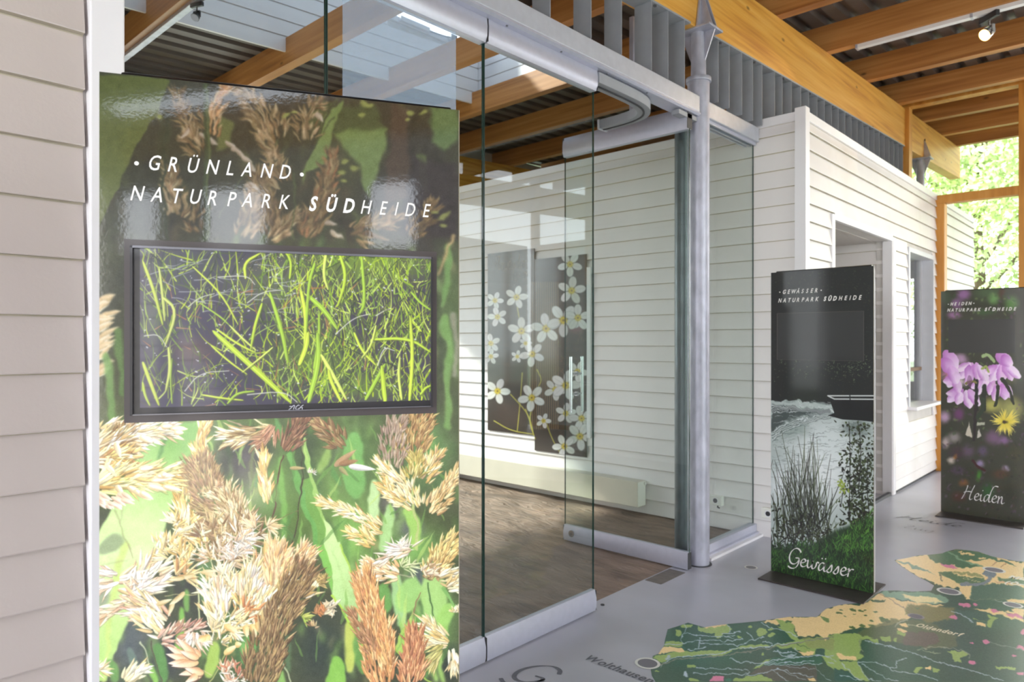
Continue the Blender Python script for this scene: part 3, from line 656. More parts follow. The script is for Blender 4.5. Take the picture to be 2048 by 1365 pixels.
def seeds(cv, spine, hw, n, L, W, pal, spread=.5, z=None, taper=1, al=1, order=True, shade=None):
    """a grass flower head: seeds set along a spine (base -> tip)"""
    n = int(n*1.6); W *= .74; L *= .92
    P = np.array(z(spine) if z else spine, float); seg = np.sqrt(((P[1:]-P[:-1])**2).sum(1)); cum = np.concatenate([[0], np.cumsum(seg)])/seg.sum()
    ts = sorted([RS.random() for _ in range(n)], reverse=order)
    for t in ts:
        i = min(int(np.searchsorted(cum, t, 'right'))-1, len(P)-2); f = (t-cum[i])/(cum[i+1]-cum[i]+1e-9)
        p = P[i]+(P[i+1]-P[i])*f; d = P[i+1]-P[i]; a = math.atan2(d[1], d[0]); s = RS.uniform(-1, 1)
        w_ = hw*(1-taper*.75*t)*(.35+.65*min(1, t*6+.4)); nx_, ny_ = -math.sin(a), math.cos(a)
        x, y = p[0]+nx_*s*w_, p[1]+ny_*s*w_; an = a+s*spread+RS.gauss(0, .2); l = L*RS.uniform(.75, 1.45); wd = W*RS.uniform(.5, .85)
        c = jit(pal[RS.randrange(len(pal))], 12); dk_ = [v*.66 for v in c]; c1 = [min(255, v*1.08+16) for v in c]
        cv.leaf(x+.5, y+.8, an, l*1.03, wd*1.15, shade or [v*.6 for v in c], None, al*.6)
        cv.leaf(x, y, an, l, wd, c, c1, al, c2=dk_ if RS.random() < .6 else None)
        if RS.random() < .4: cv.leaf(x+math.cos(an)*l*.2, y+math.sin(an)*l*.2-wd*.2, an, l*.6, wd*.28, [min(255, v*1.25+25) for v in c], None, al*.8)
def tuft(cv, x, y, R, n, L, W, pal, a0=0, a1=6.283, z=None, al=1):
    """spikelets fanning out from a point"""
    if z: x, y = z.p(x, y); R *= z.k; L *= z.k; W *= z.k
    n = int(n*1.9); W *= .62; L *= .8; main = [RS.uniform(-2.6, .4) for _ in range(max(2, n//14))]
    for i_ in range(n):
        a = main[i_ % len(main)]+RS.gauss(0, .5); cxy = (i_ % len(main))/len(main)*6.28; r = R*(.25+.75*RS.random()); c = jit(pal[RS.randrange(len(pal))], 12)
        px, py = x+math.cos(cxy)*R*.5+math.cos(a)*r*.55+RS.gauss(0, R*.12), y+math.sin(cxy)*R*.5+math.sin(a)*r*.55+RS.gauss(0, R*.12); a += RS.gauss(0, .35); l = L*RS.uniform(.7, 1.2); W_ = W*RS.uniform(.45, .75)
        cv.leaf(px+.5, py+.8, a, l, W_*1.15, [v*.6 for v in c], None, al*.5)
        cv.leaf(px, py, a, l, W_, c, [min(255, v*1.1+20) for v in c], al, c2=[v*.62 for v in c] if RS.random() < .6 else None)

# ---- 1. grass photograph of the big panel
def art_grass():
    cv = Canvas(182, 135, 930, 1400, 1.5, (70, 76, 44))
    U = Zm(180, 140, .3662); M = Zm(180, 460, .3662); A1 = Zm(188, 840, .19048); A2 = Zm(188, 1090, .20152); A3 = Zm(545, 840, .19045); A4 = Zm(545, 1090, .20151)
    # soft background, top to bottom
    for x, y, rx, ry, c in ((550, 200, 420, 200, (56, 48, 30)), (330, 400, 160, 260, (46, 48, 28)), (500, 420, 260, 200, (60, 56, 32)), (780, 330, 200, 230, (46, 40, 34)), (860, 480, 90, 260, (48, 44, 40)),
                            (700, 300, 110, 140, (86, 92, 40)), (220, 600, 70, 160, (58, 62, 48)), (900, 650, 60, 240, (84, 112, 56)), (260, 560, 60, 60, (60, 66, 58)), (215, 830, 60, 60, (90, 96, 60)),
                            (560, 950, 470, 260, (118, 160, 66)), (350, 900, 190, 180, (140, 182, 92)), (470, 930, 90, 90, (70, 66, 70)), (500, 900, 80, 70, (66, 58, 66)), (610, 900, 60, 120, (56, 74, 40)),
                            (720, 900, 60, 130, (84, 122, 50)), (860, 900, 80, 120, (110, 160, 80)), (790, 1000, 60, 60, (96, 84, 100)), (830, 1100, 110, 90, (130, 182, 80)), (700, 1080, 80, 130, (148, 200, 84)),
                            (820, 1060, 40, 40, (108, 104, 122)), (850, 1160, 70, 50, (88, 92, 110)), (870, 1250, 90, 120, (116, 170, 74)), (640, 1300, 90, 120, (44, 60, 52)), (690, 1320, 60, 90, (50, 70, 46)),
                            (470, 1300, 170, 130, (84, 112, 50)), (380, 1180, 70, 60, (46, 50, 40)), (410, 1240, 60, 70, (52, 58, 42)), (260, 1290, 80, 140, (92, 102, 108)), (240, 1200, 60, 60, (124, 128, 118)), (330, 1330, 60, 80, (62, 70, 66)), (830, 1340, 60, 60, (50, 62, 50)), (900, 1330, 50, 60, (44, 56, 48)),
                            (345, 1300, 30, 80, (50, 54, 60)), (600, 1040, 60, 80, (96, 128, 46))):
        cv.blob(x, y, rx, ry, c, 0, .85, 1.0)
    for k in range(520):
        x, y = RS.uniform(185, 925), RS.uniform(140, 1380); up = y < 480; c = RS.choice([(84, 92, 40), (110, 88, 54), (44, 46, 26), (32, 32, 24), (120, 134, 60), (70, 54, 36), (30, 28, 26)] if up else [(150, 196, 84), (176, 214, 120), (70, 110, 50), (206, 196, 130), (120, 170, 70), (56, 70, 50)])
        if not up and x < 400 and y < 1100: continue
        a = RS.uniform(60, 120); L = RS.uniform(10, 60); cv.blob(x, y, L, RS.uniform(3, 12), c, a, .5, .8)
    cv.blur(4)
    # upper part
    for pts, c, sf in (([(1340, 340), (1500, 300), (1620, 330), (1590, 480), (1560, 620), (1530, 700), (1490, 640), (1470, 520), (1400, 430)], (138, 170, 82), 5), ([(1840, 210), (2010, 210), (2010, 380), (1950, 450), (1880, 400)], (112, 148, 74), 6),
                       ([(1780, 470), (1850, 470), (1840, 640), (1800, 640)], (116, 140, 66), 4), ([(1230, 150), (1340, 170), (1240, 320), (1160, 300)], (86, 96, 44), 4), ([(1350, 200), (1560, 190), (1600, 330), (1340, 340)], (80, 96, 44), 6),
                       ([(720, 250), (800, 300), (760, 420), (680, 440)], (120, 130, 58), 4), ([(380, 160), (430, 160), (440, 900), (370, 900)], (58, 66, 34), 3), ([(1640, 190), (1745, 200), (1730, 700), (1610, 720)], (88, 68, 48), 6), ([(1750, 480), (2010, 520), (2010, 928), (1700, 900)], (52, 44, 46), 8)):
        cv.poly(U(pts), c, .9, sf)
    cv.poly(U([(1385, 165), (1310, 420), (1270, 520), (1190, 560), (1150, 640), (1215, 430), (1290, 240)]), (132, 158, 74), 1, 1.2); cv.line(U([(1350, 160), (1290, 270), (1210, 450)]), 3.5, 1.5, (70, 78, 38))
    cv.line(U([(1340, 250), (1250, 380), (1190, 470)]), .8, .6, (50, 60, 30))
    tan_ = [(150, 122, 72), (176, 146, 92), (128, 98, 54), (196, 170, 120)]; brn = [(118, 92, 44), (146, 114, 60), (96, 72, 36), (170, 140, 84)]; crm = [(236, 222, 180), (220, 200, 150), (246, 238, 210), (206, 180, 120)]; pnk = [(228, 210, 190), (240, 228, 214), (206, 176, 140)]
    gld = [(222, 190, 110), (236, 212, 150), (200, 162, 84), (246, 230, 186)]; org = [(206, 150, 78), (222, 170, 100), (184, 124, 60), (232, 190, 130)]; ylw = [(168, 176, 70), (190, 196, 90), (140, 150, 56)]
    for sp, hw, n, L, W_, pal, sd in (([(640, 330), (500, 250), (480, 140)], 26, 60, 22, 4, brn, .5), ([(610, 470), (560, 380), (520, 300)], 22, 46, 24, 4, tan_, .7), ([(1010, 400), (960, 260), (820, 100)], 36, 130, 24, 4, tan_, .5),
                                      ([(1180, 380), (1180, 250), (1240, 180)], 22, 40, 22, 4, tan_, .8), ([(660, 380), (690, 230), (740, 100)], 18, 46, 22, 4, org, .4), ([(480, 820), (470, 680), (420, 540)], 20, 60, 24, 4.4, tan_, .5),
                                      ([(1000, 900), (960, 740), (930, 560)], 30, 140, 26, 4.2, brn, .5), ([(1190, 920), (1260, 720), (1320, 470)], 24, 150, 26, 4.2, brn+[(168, 110, 54)], .4), ([(1420, 900), (1560, 870), (1660, 800)], 22, 50, 26, 5, tan_, .8),
                                      ([(1740, 920), (1830, 830), (1860, 740)], 20, 44, 24, 4.4, brn, .6), ([(1000, 940), (1060, 860), (1120, 800)], 18, 40, 24, 4.6, tan_, .5), ([(830, 920), (880, 800), (890, 700)], 22, 46, 24, 4.4, tan_, .5), ([(1080, 640), (1020, 520), (980, 420)], 22, 60, 24, 4, tan_, .5),
                                      ([(600, 900), (560, 820), (600, 740)], 14, 20, 20, 4, brn, .5)):
        seeds(cv, sp, hw, n, L, W_, pal, sd, U)
    for pts in ([(730, 390), (770, 400), (800, 430), (760, 440)],): pass
    for x, y, a in ((730, 395, .5), (760, 430, .2), (800, 440, .6), (830, 470, .4), (870, 500, .9), (640, 360, .8), (850, 640, .3), (880, 620, .8), (1290, 840, .2), (1320, 890, .5), (540, 330, 2.4), (600, 350, .4), (1230, 240, .6)):
        x_, y_ = U.p(x, y); cv.leaf(x_, y_, a, 26, 5.5, (206, 188, 160), (232, 222, 205), .95, c2=(150, 120, 80))
    for x, y, r in ((1500, 190, 12), (1530, 195, 10), (1750, 225, 12), (1810, 235, 9), (1740, 265, 8), (1070, 250, 12), (1110, 230, 9), (1390, 500, 12), (1440, 540, 13), (1370, 560, 12), (1480, 250, 10), (1380, 610, 9), (1930, 800, 16), (1880, 780, 10), (370, 250, 12), (1930, 850, 9)):
        x_, y_ = U.p(x, y); cv.blob(x_, y_, r, r*.6, (176, 186, 84), RS.uniform(-40, 40), .9, .6)
    cv.line(U([(648, 85), (640, 500), (625, 930)]), 6.5, 5, (62, 78, 34)); cv.line(U([(655, 85), (647, 500), (632, 930)]), 1.6, 1.4, (112, 126, 66)); cv.line(U([(415, 240), (400, 650), (430, 928)]), 2.5, 2, (48, 62, 32))
    for a, b in (((1130, 560), (1110, 920)), ((860, 560), (700, 800)), ((1000, 400), (1020, 380))): cv.line(U([a, b]), 1.4, 1.2, (90, 104, 48))
    cv.poly(U([(36, 20), (436, 58), (350, 250), (262, 420), (190, 560), (30, 900)]), (98, 112, 30), 1, .8, (U.p(40, 30), U.p(100, 800), (120, 134, 60)))
    cv.warp([(1.0, 14), (.3, 5)], 9)
    ramp = np.clip((510-(np.arange(cv.h)/cv.k+cv.y0))/60, 0, 1)[:, None, None]; cv.a *= 1-ramp*np.array([.25, .26, .26], np.float32)
    # strips beside the screen
    for x, y, a in ((28, 560, -.5), (30, 610, -.25), (40, 640, -.8), (35, 520, -.4), (60, 470, -.2), (30, 450, -.7), (30, 400, -.3), (30, 760, -.5), (50, 700, -.7), (20, 700, -.2), (60, 640, -.4), (20, 480, 0), (50, 590, -.5), (30, 660, -.4), (24, 800, -.6)):
        x_, y_ = M.p(x, y); cv.leaf(x_, y_, a, RS.uniform(30, 46), 6, (190, 160, 112), (226, 208, 172), 1, c2=(120, 96, 56)); cv.leaf(x_+3, y_+4, a, 30, 1.6, (240, 232, 212), None, .8)
    for x0, y0, x1, y1, w_, c in ((150, 560, 170, 900, 7, (92, 130, 56)), (90, 700, 120, 1050, 9, (110, 150, 70)), (1960, 100, 1930, 420, 7, (110, 150, 74)), (1985, 30, 1905, 240, 4, (176, 150, 96)), (1940, 500, 1960, 1060, 9, (124, 164, 80)), (1990, 480, 1990, 800, 6, (150, 148, 128)), (1915, 600, 1920, 800, 6, (66, 80, 48))):
        cv.line(M([(x0, y0), (x1, y1)]), w_, w_*.7, c, .85, soft=2.5)
    # lower part: leaves
    cv.poly(A1([(560, 260), (900, 20), (1150, 10), (1100, 130), (1000, 400), (900, 640), (820, 900), (740, 1150), (690, 1365), (0, 1365), (0, 1300), (160, 980), (430, 480)]), (128, 178, 84), 1, 1, (A1.p(800, 100), A1.p(500, 1100), (200, 226, 150)))
    cv.poly(A2([(0, 40), (620, 0), (590, 200), (420, 540), (280, 860), (140, 1270), (120, 1365), (0, 1365)]), (206, 228, 158), 1, 1, (A2.p(400, 100), A2.p(60, 1300), (170, 206, 108)))
    cv.poly(A1([(760, 130), (790, 180), (740, 300), (700, 420), (660, 440), (690, 320), (720, 200)]), (84, 132, 60), .7, 3)
    cv.line(A2([(300, 0), (240, 300), (170, 700), (90, 1365)]), 7, 3.5, (196, 214, 116), .8, soft=1.5)
    cv.blob(*A1.p(180, 1300), 32, 18, (148, 164, 120), -30, .95, .3); cv.poly(A2([(30, 370), (120, 360), (180, 500), (90, 720), (20, 640)]), (142, 148, 128), .8, 4); cv.poly(A2([(0, 780), (150, 720), (60, 830), (0, 850)]), (110, 120, 110), .8, 2)
    cv.line(A1([(225, 940), (290, 1120), (330, 1280), (370, 1365)]), .8, .7, (140, 130, 90)); cv.line(A1([(285, 780), (285, 1120)]), .6, .5, (150, 140, 110)); cv.line(A2([(0, 230), (180, 185), (340, 150)]), .6, .5, (150, 140, 110))
    for pts, c in (([(1150, 10), (1215, 10), (1225, 480), (1170, 470)], (86, 124, 56)), ):
        cv.poly(A1(pts), c, 1, .8)
    for a, b, w0, w1, c in ((A1.p(1690, 0), A1.p(1640, 800), 3.2, 2.6, (112, 126, 70)), (A1.p(1700, 700), A1.p(1800, 420), 5, 3, (100, 146, 84)), (A3.p(80, 380), A3.p(120, 1365), 5, 5.5, (128, 176, 72)), (A3.p(740, 80), A3.p(480, 560), 5, 6, (148, 178, 82)),
                            (A3.p(860, 160), A3.p(860, 760), 17, 22, (122, 178, 84)), (A3.p(700, 700), A3.p(620, 480), 6, 4, (96, 150, 66)), (A3.p(1060, 640), A3.p(1060, 1100), 9, 12, (196, 224, 160)), (A3.p(1260, 900), A3.p(1170, 1365), 10, 12, (176, 214, 140)), (A3.p(1440, 960), A3.p(1500, 1300), 14, 10, (164, 206, 90)),
                            (A3.p(30, 0), A3.p(110, 240), 6, 5, (110, 160, 84)), (A4.p(1200, 280), A4.p(1290, 830), 13, 8, (168, 210, 140)), (A4.p(1080, 430), A4.p(1130, 640), 12, 14, (112, 168, 70)), (A4.p(1600, 380), A4.p(1600, 700), 24, 18, (172, 212, 120)), (A4.p(1400, 420), A4.p(1300, 620), 26, 16, (160, 206, 110)),
                            (A4.p(1450, 700), A4.p(1440, 1000), 9, 11, (104, 160, 66)), (A4.p(760, 760), A4.p(780, 1250), 9, 11, (196, 206, 84)), (A4.p(640, 1150), A4.p(640, 1400), 14, 20, (142, 198, 60)), (A4.p(70, 1180), A4.p(90, 1400), 3, 10, (140, 186, 84)), (A4.p(1740, 640), A4.p(1700, 900), 14, 12, (160, 206, 96)),
                            (A4.p(1500, 1100), A4.p(1540, 1300), 9, 9, (92, 140, 60)), (A4.p(1620, 1010), A4.p(1650, 1350), 3, 4, (158, 196, 90)), (A4.p(1670, 1010), A4.p(1700, 1365), 3, 4, (158, 196, 90)), (A4.p(150, 900), A4.p(160, 1250), 4, 5, (90, 120, 76)), (A4.p(860, 870), A4.p(930, 1250), 10, 12, (110, 160, 64)),
                            (A2.p(880, 620), A2.p(850, 1200), 7, 9, (132, 190, 64)), (A2.p(1110, 150), A2.p(1140, 600), 12, 14, (96, 130, 70)), (A2.p(930, 450), A2.p(930, 620), 6, 6, (120, 170, 66)), (A2.p(640, 1000), A2.p(690, 1365), 12, 10, (92, 150, 62)), (A2.p(560, 1180), A2.p(600, 1365), 6, 8, (140, 196, 70)), (A2.p(1190, 1010), A2.p(1150, 1300), 13, 9, (170, 198, 76)),
                            (A2.p(1540, 980), A2.p(1470, 1150), 16, 10, (118, 182, 84)), (A2.p(1430, 1000), A2.p(1430, 1250), 5, 6, (66, 104, 46)), (A2.p(1470, 440), A2.p(1460, 640), 4, 4, (110, 122, 96)), (A2.p(1060, 1000), A2.p(1080, 1100), 10, 9, (96, 140, 60)), (A2.p(360, 1000), A2.p(380, 1365), 7, 8, (110, 132, 118)), (A2.p(150, 1200), A2.p(200, 1365), 9, 8, (110, 160, 70))):
        cv.line([a, ((a[0]+b[0])/2+RS.uniform(-4, 4), (a[1]+b[1])/2), b], w0*1.15, w1*1.15, c, .92, soft=1.8, tp=.45)
    cv.blur(1.6)
    # the two leaves of the middle
    cv.poly(A3([(150, 370), (215, 360), (310, 640), (420, 900), (560, 1365), (450, 1365), (360, 1080), (300, 860), (230, 620)]), (110, 168, 72), 1, .7)
    cv.poly(A3([(310, 640), (390, 600), (480, 860), (540, 1060), (570, 1365), (500, 1365), (420, 1080), (360, 860)]), (118, 164, 62), 1, .7); cv.poly(A3([(330, 190), (350, 180), (410, 430), (420, 600), (500, 900), (560, 1080), (530, 1100), (420, 760), (350, 460)]), (160, 196, 96), 1, .6)
    cv.poly(A3([(530, 1040), (600, 1120), (680, 1230), (745, 1365), (575, 1365), (550, 1200)]), (200, 226, 152), 1, .7)
    cv.poly(A4([(440, 0), (560, 0), (600, 250), (590, 480), (540, 330), (480, 130)]), (130, 190, 70), 1, .8)
    cv.poly(A4([(535, -30), (690, -30), (810, 290), (840, 560), (920, 740), (950, 1050), (880, 920), (760, 790), (640, 600), (590, 500), (600, 280)]), (196, 224, 150), 1, .8, (A4.p(600, 100), A4.p(800, 800), (168, 204, 130)))
    cv.line(A4([(700, 0), (800, 250), (840, 480)]), 1.6, 1.2, (170, 206, 60)); cv.line(A4([(590, 500), (700, 700), (880, 930), (940, 1060)]), 2.6, 1.4, (176, 214, 50)); cv.line(A4([(620, 60), (700, 300), (760, 520)]), 2, 3, (176, 208, 130), .7, soft=2)
    cv.poly(A4([(1190, 1040), (1370, 700), (1375, 800), (1280, 1110)]), (168, 200, 78), 1, .7); cv.line(A4([(1380, 700), (1430, 600), (1490, 470)]), 1.2, .8, (150, 110, 80)); cv.line(A4([(1170, 1010), (1290, 1120), (1480, 1290), (1600, 1365)]), 1.5, 2, (160, 196, 60))
    # stems
    for pts, w0, c in ((A3([(110, 380), (60, 700), (0, 1020)]), 1.5, (96, 60, 40)), (A3([(320, 620), (270, 960), (210, 1365)]), 1.1, (70, 56, 36)), (A3([(270, 960), (150, 1000), (0, 1050)]), .8, (120, 110, 60)), (A3([(325, 80), (325, 300), (322, 620)]), .8, (60, 56, 30)), (A3([(1470, 600), (1490, 900), (1530, 1365)]), 3.4, (184, 196, 120)),
                       (A2([(1020, 280), (1050, 500), (1060, 720), (1010, 820)]), 1.6, (206, 208, 150)), (A2([(700, 520), (860, 490), (1030, 490)]), .8, (190, 180, 120)), (A2([(1450, 780), (1330, 1050), (1210, 1310), (1150, 1365)]), 1.5, (176, 180, 96)), (A2([(1320, 650), (1400, 800)]), .9, (220, 216, 180)), (A2([(500, 480), (530, 650), (545, 760)]), 1, (150, 140, 90)),
                       (A2([(570, 960), (620, 1150), (660, 1365)]), 1.3, (90, 84, 60)), (A2([(460, 950), (520, 1020), (540, 1180)]), 1.6, (190, 196, 160)), (A4([(1560, 380), (1620, 720), (1650, 900)]), 1.4, (70, 104, 44)), (A4([(1700, 430), (1790, 640)]), 2.5, (130, 180, 90)), (A4([(80, 1110), (140, 1250), (180, 1365)]), 1.8, (176, 186, 140)), (A1([(1640, 560), (1650, 950)]), 3, (120, 130, 84)),
                       (A1([(1400, 10), (1560, 70), (1660, 100)]), 1.2, (190, 160, 130)), (A2([(590, 410), (700, 355), (1000, 290)]), 1.2, (220, 200, 170)), (A2([(1100, 1240), (1180, 1290)]), .9, (210, 190, 150)), (A2([(1480, 150), (1560, 300)]), 1.1, (210, 206, 190)), (A2([(320, 0), (370, 130)]), .8, (170, 160, 120)), (A4([(1250, 310), (1420, 330)]), 1, (170, 170, 130))):
        cv.line(pts, w0, w0*.8, c)
    for k in range(90):
        x, y = RS.uniform(420, 915), RS.uniform(860, 1340); cv.leaf(x, y, -1.57+RS.gauss(0, .35), RS.uniform(30, 90), RS.uniform(1.5, 4), RS.choice([(150, 196, 80), (120, 170, 66), (90, 136, 56), (190, 214, 110)]), None, .55)
    cv.warp([(3, 40), (1.2, 12)], 3)
    # heads, back to front
    seeds(cv, [(1440, 400), (1500, 100), (1560, -60)], 34, 150, 20, 3.6, [(162, 124, 62), (186, 150, 84), (140, 104, 50), (206, 176, 110)], .5, A3, .4)
    seeds(cv, [(1250, 520), (1260, 200), (1300, 0)], 28, 90, 18, 4, [(176, 150, 128), (190, 168, 144), (160, 130, 104)], .5, A3, .4, al=.8)
    seeds(cv, [(1560, 640), (1640, 520), (1740, 360)], 22, 60, 20, 4, gld+[(206, 170, 120)], .6, A3); seeds(cv, [(1470, 640), (1510, 500), (1500, 380)], 18, 44, 18, 3.6, [(190, 170, 80), (214, 196, 120), (170, 150, 66)], .7, A3)
    seeds(cv, [(1520, 940), (1400, 720), (1120, 470)], 22, 90, 20, 4.4, gld+crm, .5, A3); seeds(cv, [(1400, 880), (1260, 780), (1160, 660)], 18, 50, 18, 4.2, gld, .6, A3); seeds(cv, [(1640, 980), (1780, 800), (1940, 540)], 20, 90, 20, 4, [(214, 180, 120), (196, 160, 96), (230, 204, 150)], .45, A3)
    seeds(cv, [(1170, 1180), (900, 1000), (540, 870)], 13, 70, 22, 4.6, crm+gld, .45, A3); seeds(cv, [(1080, 1310), (940, 1230), (800, 1190)], 14, 36, 20, 4.4, gld, .6, A3); seeds(cv, [(760, 300), (560, 100), (480, 20)], 20, 40, 22, 5, [(150, 116, 64), (176, 150, 90), (130, 96, 50)], .6, A3, al=.9)
    seeds(cv, [(120, 330), (240, 130), (340, -60)], 18, 70, 26, 3.6, [(140, 96, 60), (164, 120, 76), (116, 76, 46)], .4, A3)
    tuft(cv, 400, 570, 30, 8, 60, 14, pnk, z=A3); 
    for x, y, a, L, W_, c in ((650, 490, -.65, 55, 7, (186, 150, 104)), (700, 470, -.2, 40, 6, (160, 120, 70)), (800, 490, .12, 56, 6.5, (228, 224, 222)), (700, 500, .75, 26, 5, (170, 160, 100)), (180, 510, 0, 32, 4, (190, 170, 110))):
        x_, y_ = A3.p(x, y); cv.leaf(x_, y_, a, L, W_, c, [min(255, v+16) for v in c], 1, c2=[v*.7 for v in c])
    seeds(cv, [(1900, 100), (1700, 150), (1400, 190)], 14, 50, 32, 5, crm+tan_, .3, A1, .5); seeds(cv, [(1900, 60), (1860, 150), (1750, 200)], 14, 30, 24, 4, [(170, 120, 80), (196, 150, 110)], .5, A1)
    seeds(cv, [(1180, 500), (1100, 300), (1160, 60)], 16, 60, 26, 4.4, gld+[(190, 150, 70)], .3, A1); seeds(cv, [(1820, 900), (1800, 700), (1780, 400)], 10, 40, 28, 5.5, gld+[(224, 170, 100)], .3, A1)
    seeds(cv, [(1100, 1365), (960, 1000), (960, 620)], 32, 130, 24, 5, gld+[(190, 150, 64), (206, 170, 80)], .6, A1); seeds(cv, [(1500, 1200), (1200, 800), (1060, 420)], 42, 420, 20, 3.4, [(150, 122, 66), (176, 148, 88), (126, 98, 52), (168, 130, 84), (190, 168, 110)], .7, A1, .45)
    seeds(cv, [(1480, 1340), (1480, 1000), (1330, 720)], 34, 180, 18, 3.2, [(200, 176, 130), (220, 200, 150), (176, 146, 100), (232, 220, 180)], 1.0, A1, .4)
    tuft(cv, 1310, 710, 50, 16, 80, 18, [(190, 150, 104), (214, 180, 140)], z=A1)
    for t in ((900, 1150, 150, 46, 170, 30, gld+crm), (1250, 1250, 170, 46, 180, 26, crm+tan_), (1600, 1200, 170, 60, 170, 22, pnk+tan_), (1500, 1330, 150, 40, 190, 26, pnk), (1750, 1130, 100, 22, 170, 26, [(220, 190, 140), (236, 214, 176)]), (740, 1330, 100, 20, 150, 24, crm)): tuft(cv, *t[:7], z=A1)
    # left heads pointing right
    seeds(cv, [(0, 180), (300, 130), (760, 90)], 18, 110, 34, 6, crm+pnk, .55, A1, .4); seeds(cv, [(0, 320), (200, 260), (420, 200)], 26, 100, 30, 5.4, crm+pnk+tan_, .9, A1, .3); seeds(cv, [(0, 430), (180, 400), (420, 400)], 16, 50, 26, 4.6, gld+[(180, 130, 70)], .6, A1, .3)
    seeds(cv, [(0, 700), (300, 600), (760, 600)], 19, 130, 40, 6, gld+[(206, 206, 130), (222, 214, 150)], .4, A1, .5); 
    for x, y, a, L in ((560, 690, .25, 42), (720, 700, .22, 42), (350, 700, .5, 42), (420, 740, .55, 40), (230, 690, .9, 26), (480, 760, .5, 32), (600, 640, -.1, 44), (650, 590, 0, 40), (700, 580, -.15, 14), (470, 520, -.1, 30), (700, 70, 0, 26), (800, 90, .05, 36), (840, 130, .08, 20), (220, 240, 1.2, 34), (130, 480, .8, 26), (480, 170, .5, 30)):
        x_, y_ = A1.p(x, y); cv.leaf(x_, y_, a, L, 6.4, (226, 206, 160), (250, 244, 226), 1, c2=(190, 160, 110)); cv.leaf(x_+4, y_, a, L*.7, 2.2, (252, 250, 244), None, .9)
    for k in range(26):
        x_, y_ = A1.p(RS.uniform(-20, 300), RS.uniform(760, 880)); a = .5+RS.uniform(-.25, .4); cv.leaf(x_, y_, a, RS.uniform(20, 32), 4.6, (228, 204, 170), (252, 246, 236), 1, c2=(186, 140, 110))
    cv.line(A1([(130, 490), (230, 590)]), 3.4, 2.4, (224, 214, 180))
    # lower left quarter
    seeds(cv, [(230, 420), (440, 420), (690, 200)], 26, 70, 34, 6.4, crm+pnk, .6, A2, .3); seeds(cv, [(260, 330), (180, 330), (0, 400)], 14, 26, 34, 6, pnk, .6, A2); tuft(cv, 400, 430, 130, 30, 150, 30, pnk+[(248, 244, 232)], z=A2)
    seeds(cv, [(360, 560), (180, 650), (0, 740)], 9, 24, 28, 6.5, [(214, 190, 150), (228, 208, 176), (196, 160, 120)], .3, A2, 0)
    seeds(cv, [(740, 760), (620, 660), (390, 600)], 20, 44, 36, 7, crm+pnk+[(214, 160, 130)], .5, A2, .2); seeds(cv, [(680, 900), (580, 820), (500, 740)], 14, 22, 30, 7, crm, .5, A2, .2)
    for t in ((740, 80, 120, 34, 170, 30, crm+gld), (860, 190, 120, 34, 160, 26, gld), (1060, 120, 60, 14, 150, 26, crm), (1240, 160, 150, 36, 190, 24, pnk+tan_), (1240, 420, 160, 44, 190, 28, crm+pnk), (850, 320, 80, 14, 220, 26, [(220, 196, 140), (190, 140, 76)]), (1370, 130, 90, 40, 130, 14, pnk), (1400, 420, 80, 20, 180, 24, crm)): tuft(cv, *t, z=A2)
    for x, y, a in ((1060, 280, -.1), (1000, 300, 2.9), (620, 600, -.35), (1100, 290, .25), (900, 330, 3.0), (790, 560, 1.9), (880, 500, 2.5), (900, 470, 2.3)):
        x_, y_ = A2.p(x, y); cv.leaf(x_, y_, a, 34, 5, (214, 190, 130), (244, 234, 206), 1, c2=(176, 146, 80))
    seeds(cv, [(1240, 740), (1210, 600), (1180, 490)], 22, 50, 34, 6, pnk+crm, .35, A2, .3); seeds(cv, [(1560, 680), (1650, 400), (1860, 60)], 34, 170, 30, 5, crm+gld+[(232, 180, 120), (222, 160, 100)], .5, A2, .3)
    seeds(cv, [(1500, 560), (1560, 400), (1640, 250)], 26, 60, 30, 5, crm+pnk, .5, A2, .2); seeds(cv, [(1560, 760), (1650, 640), (1750, 530)], 18, 40, 34, 5.6, crm, .35, A2, .2)
    seeds(cv, [(640, 960), (850, 890), (1060, 860)], 14, 50, 20, 5, [(206, 164, 140), (226, 196, 170), (180, 130, 100)], .8, A2, .2); seeds(cv, [(1000, 860), (1000, 920), (1040, 1010)], 18, 20, 24, 5, pnk, .8, A2, .2)
    for t in ((1230, 860, 120, 30, 170, 30, crm), (1520, 700, 110, 26, 160, 30, [(206, 140, 70), (236, 214, 180), (190, 120, 56)]), (1380, 800, 110, 26, 150, 28, crm+gld), (1220, 980, 70, 16, 120, 26, crm)): tuft(cv, *t, z=A2)
    for x, y, a, L in ((1500, 800, 1.4, 26), (1560, 790, 1.2, 30), (1620, 770, 1.3, 28), (1650, 770, .9, 30), (1150, 900, 2.4, 22), (1110, 920, 2.7, 20), (1290, 1090, -.6, 34), (1400, 1000, -.2, 14), (1290, 800, .5, 34)):
        x_, y_ = A2.p(x, y); cv.leaf(x_, y_, a, L, 6.6, (232, 200, 120), (250, 240, 210), 1, c2=(200, 150, 70))
    for x, y, a, L in ((960, 1130, 3.6, 54), (950, 1150, 3.4, 50), (960, 1170, 3.1, 46), (1040, 1170, 3.0, 56), (1060, 1110, 3.75, 34), (1060, 1240, 2.9, 46), (1080, 1270, 2.6, 44), (1090, 1280, 3.4, 40), (1020, 1290, 2.3, 20), (1000, 1100, 3.9, 52), (1040, 1130, 3.5, 40)):
        x_, y_ = A2.p(x, y); cv.leaf(x_+.6, y_+1.4, a, L, 8.4, (110, 70, 50), None, .7); cv.leaf(x_, y_, a, L, 7.4, (222, 190, 130), (250, 242, 230), 1, c2=(206, 140, 90))
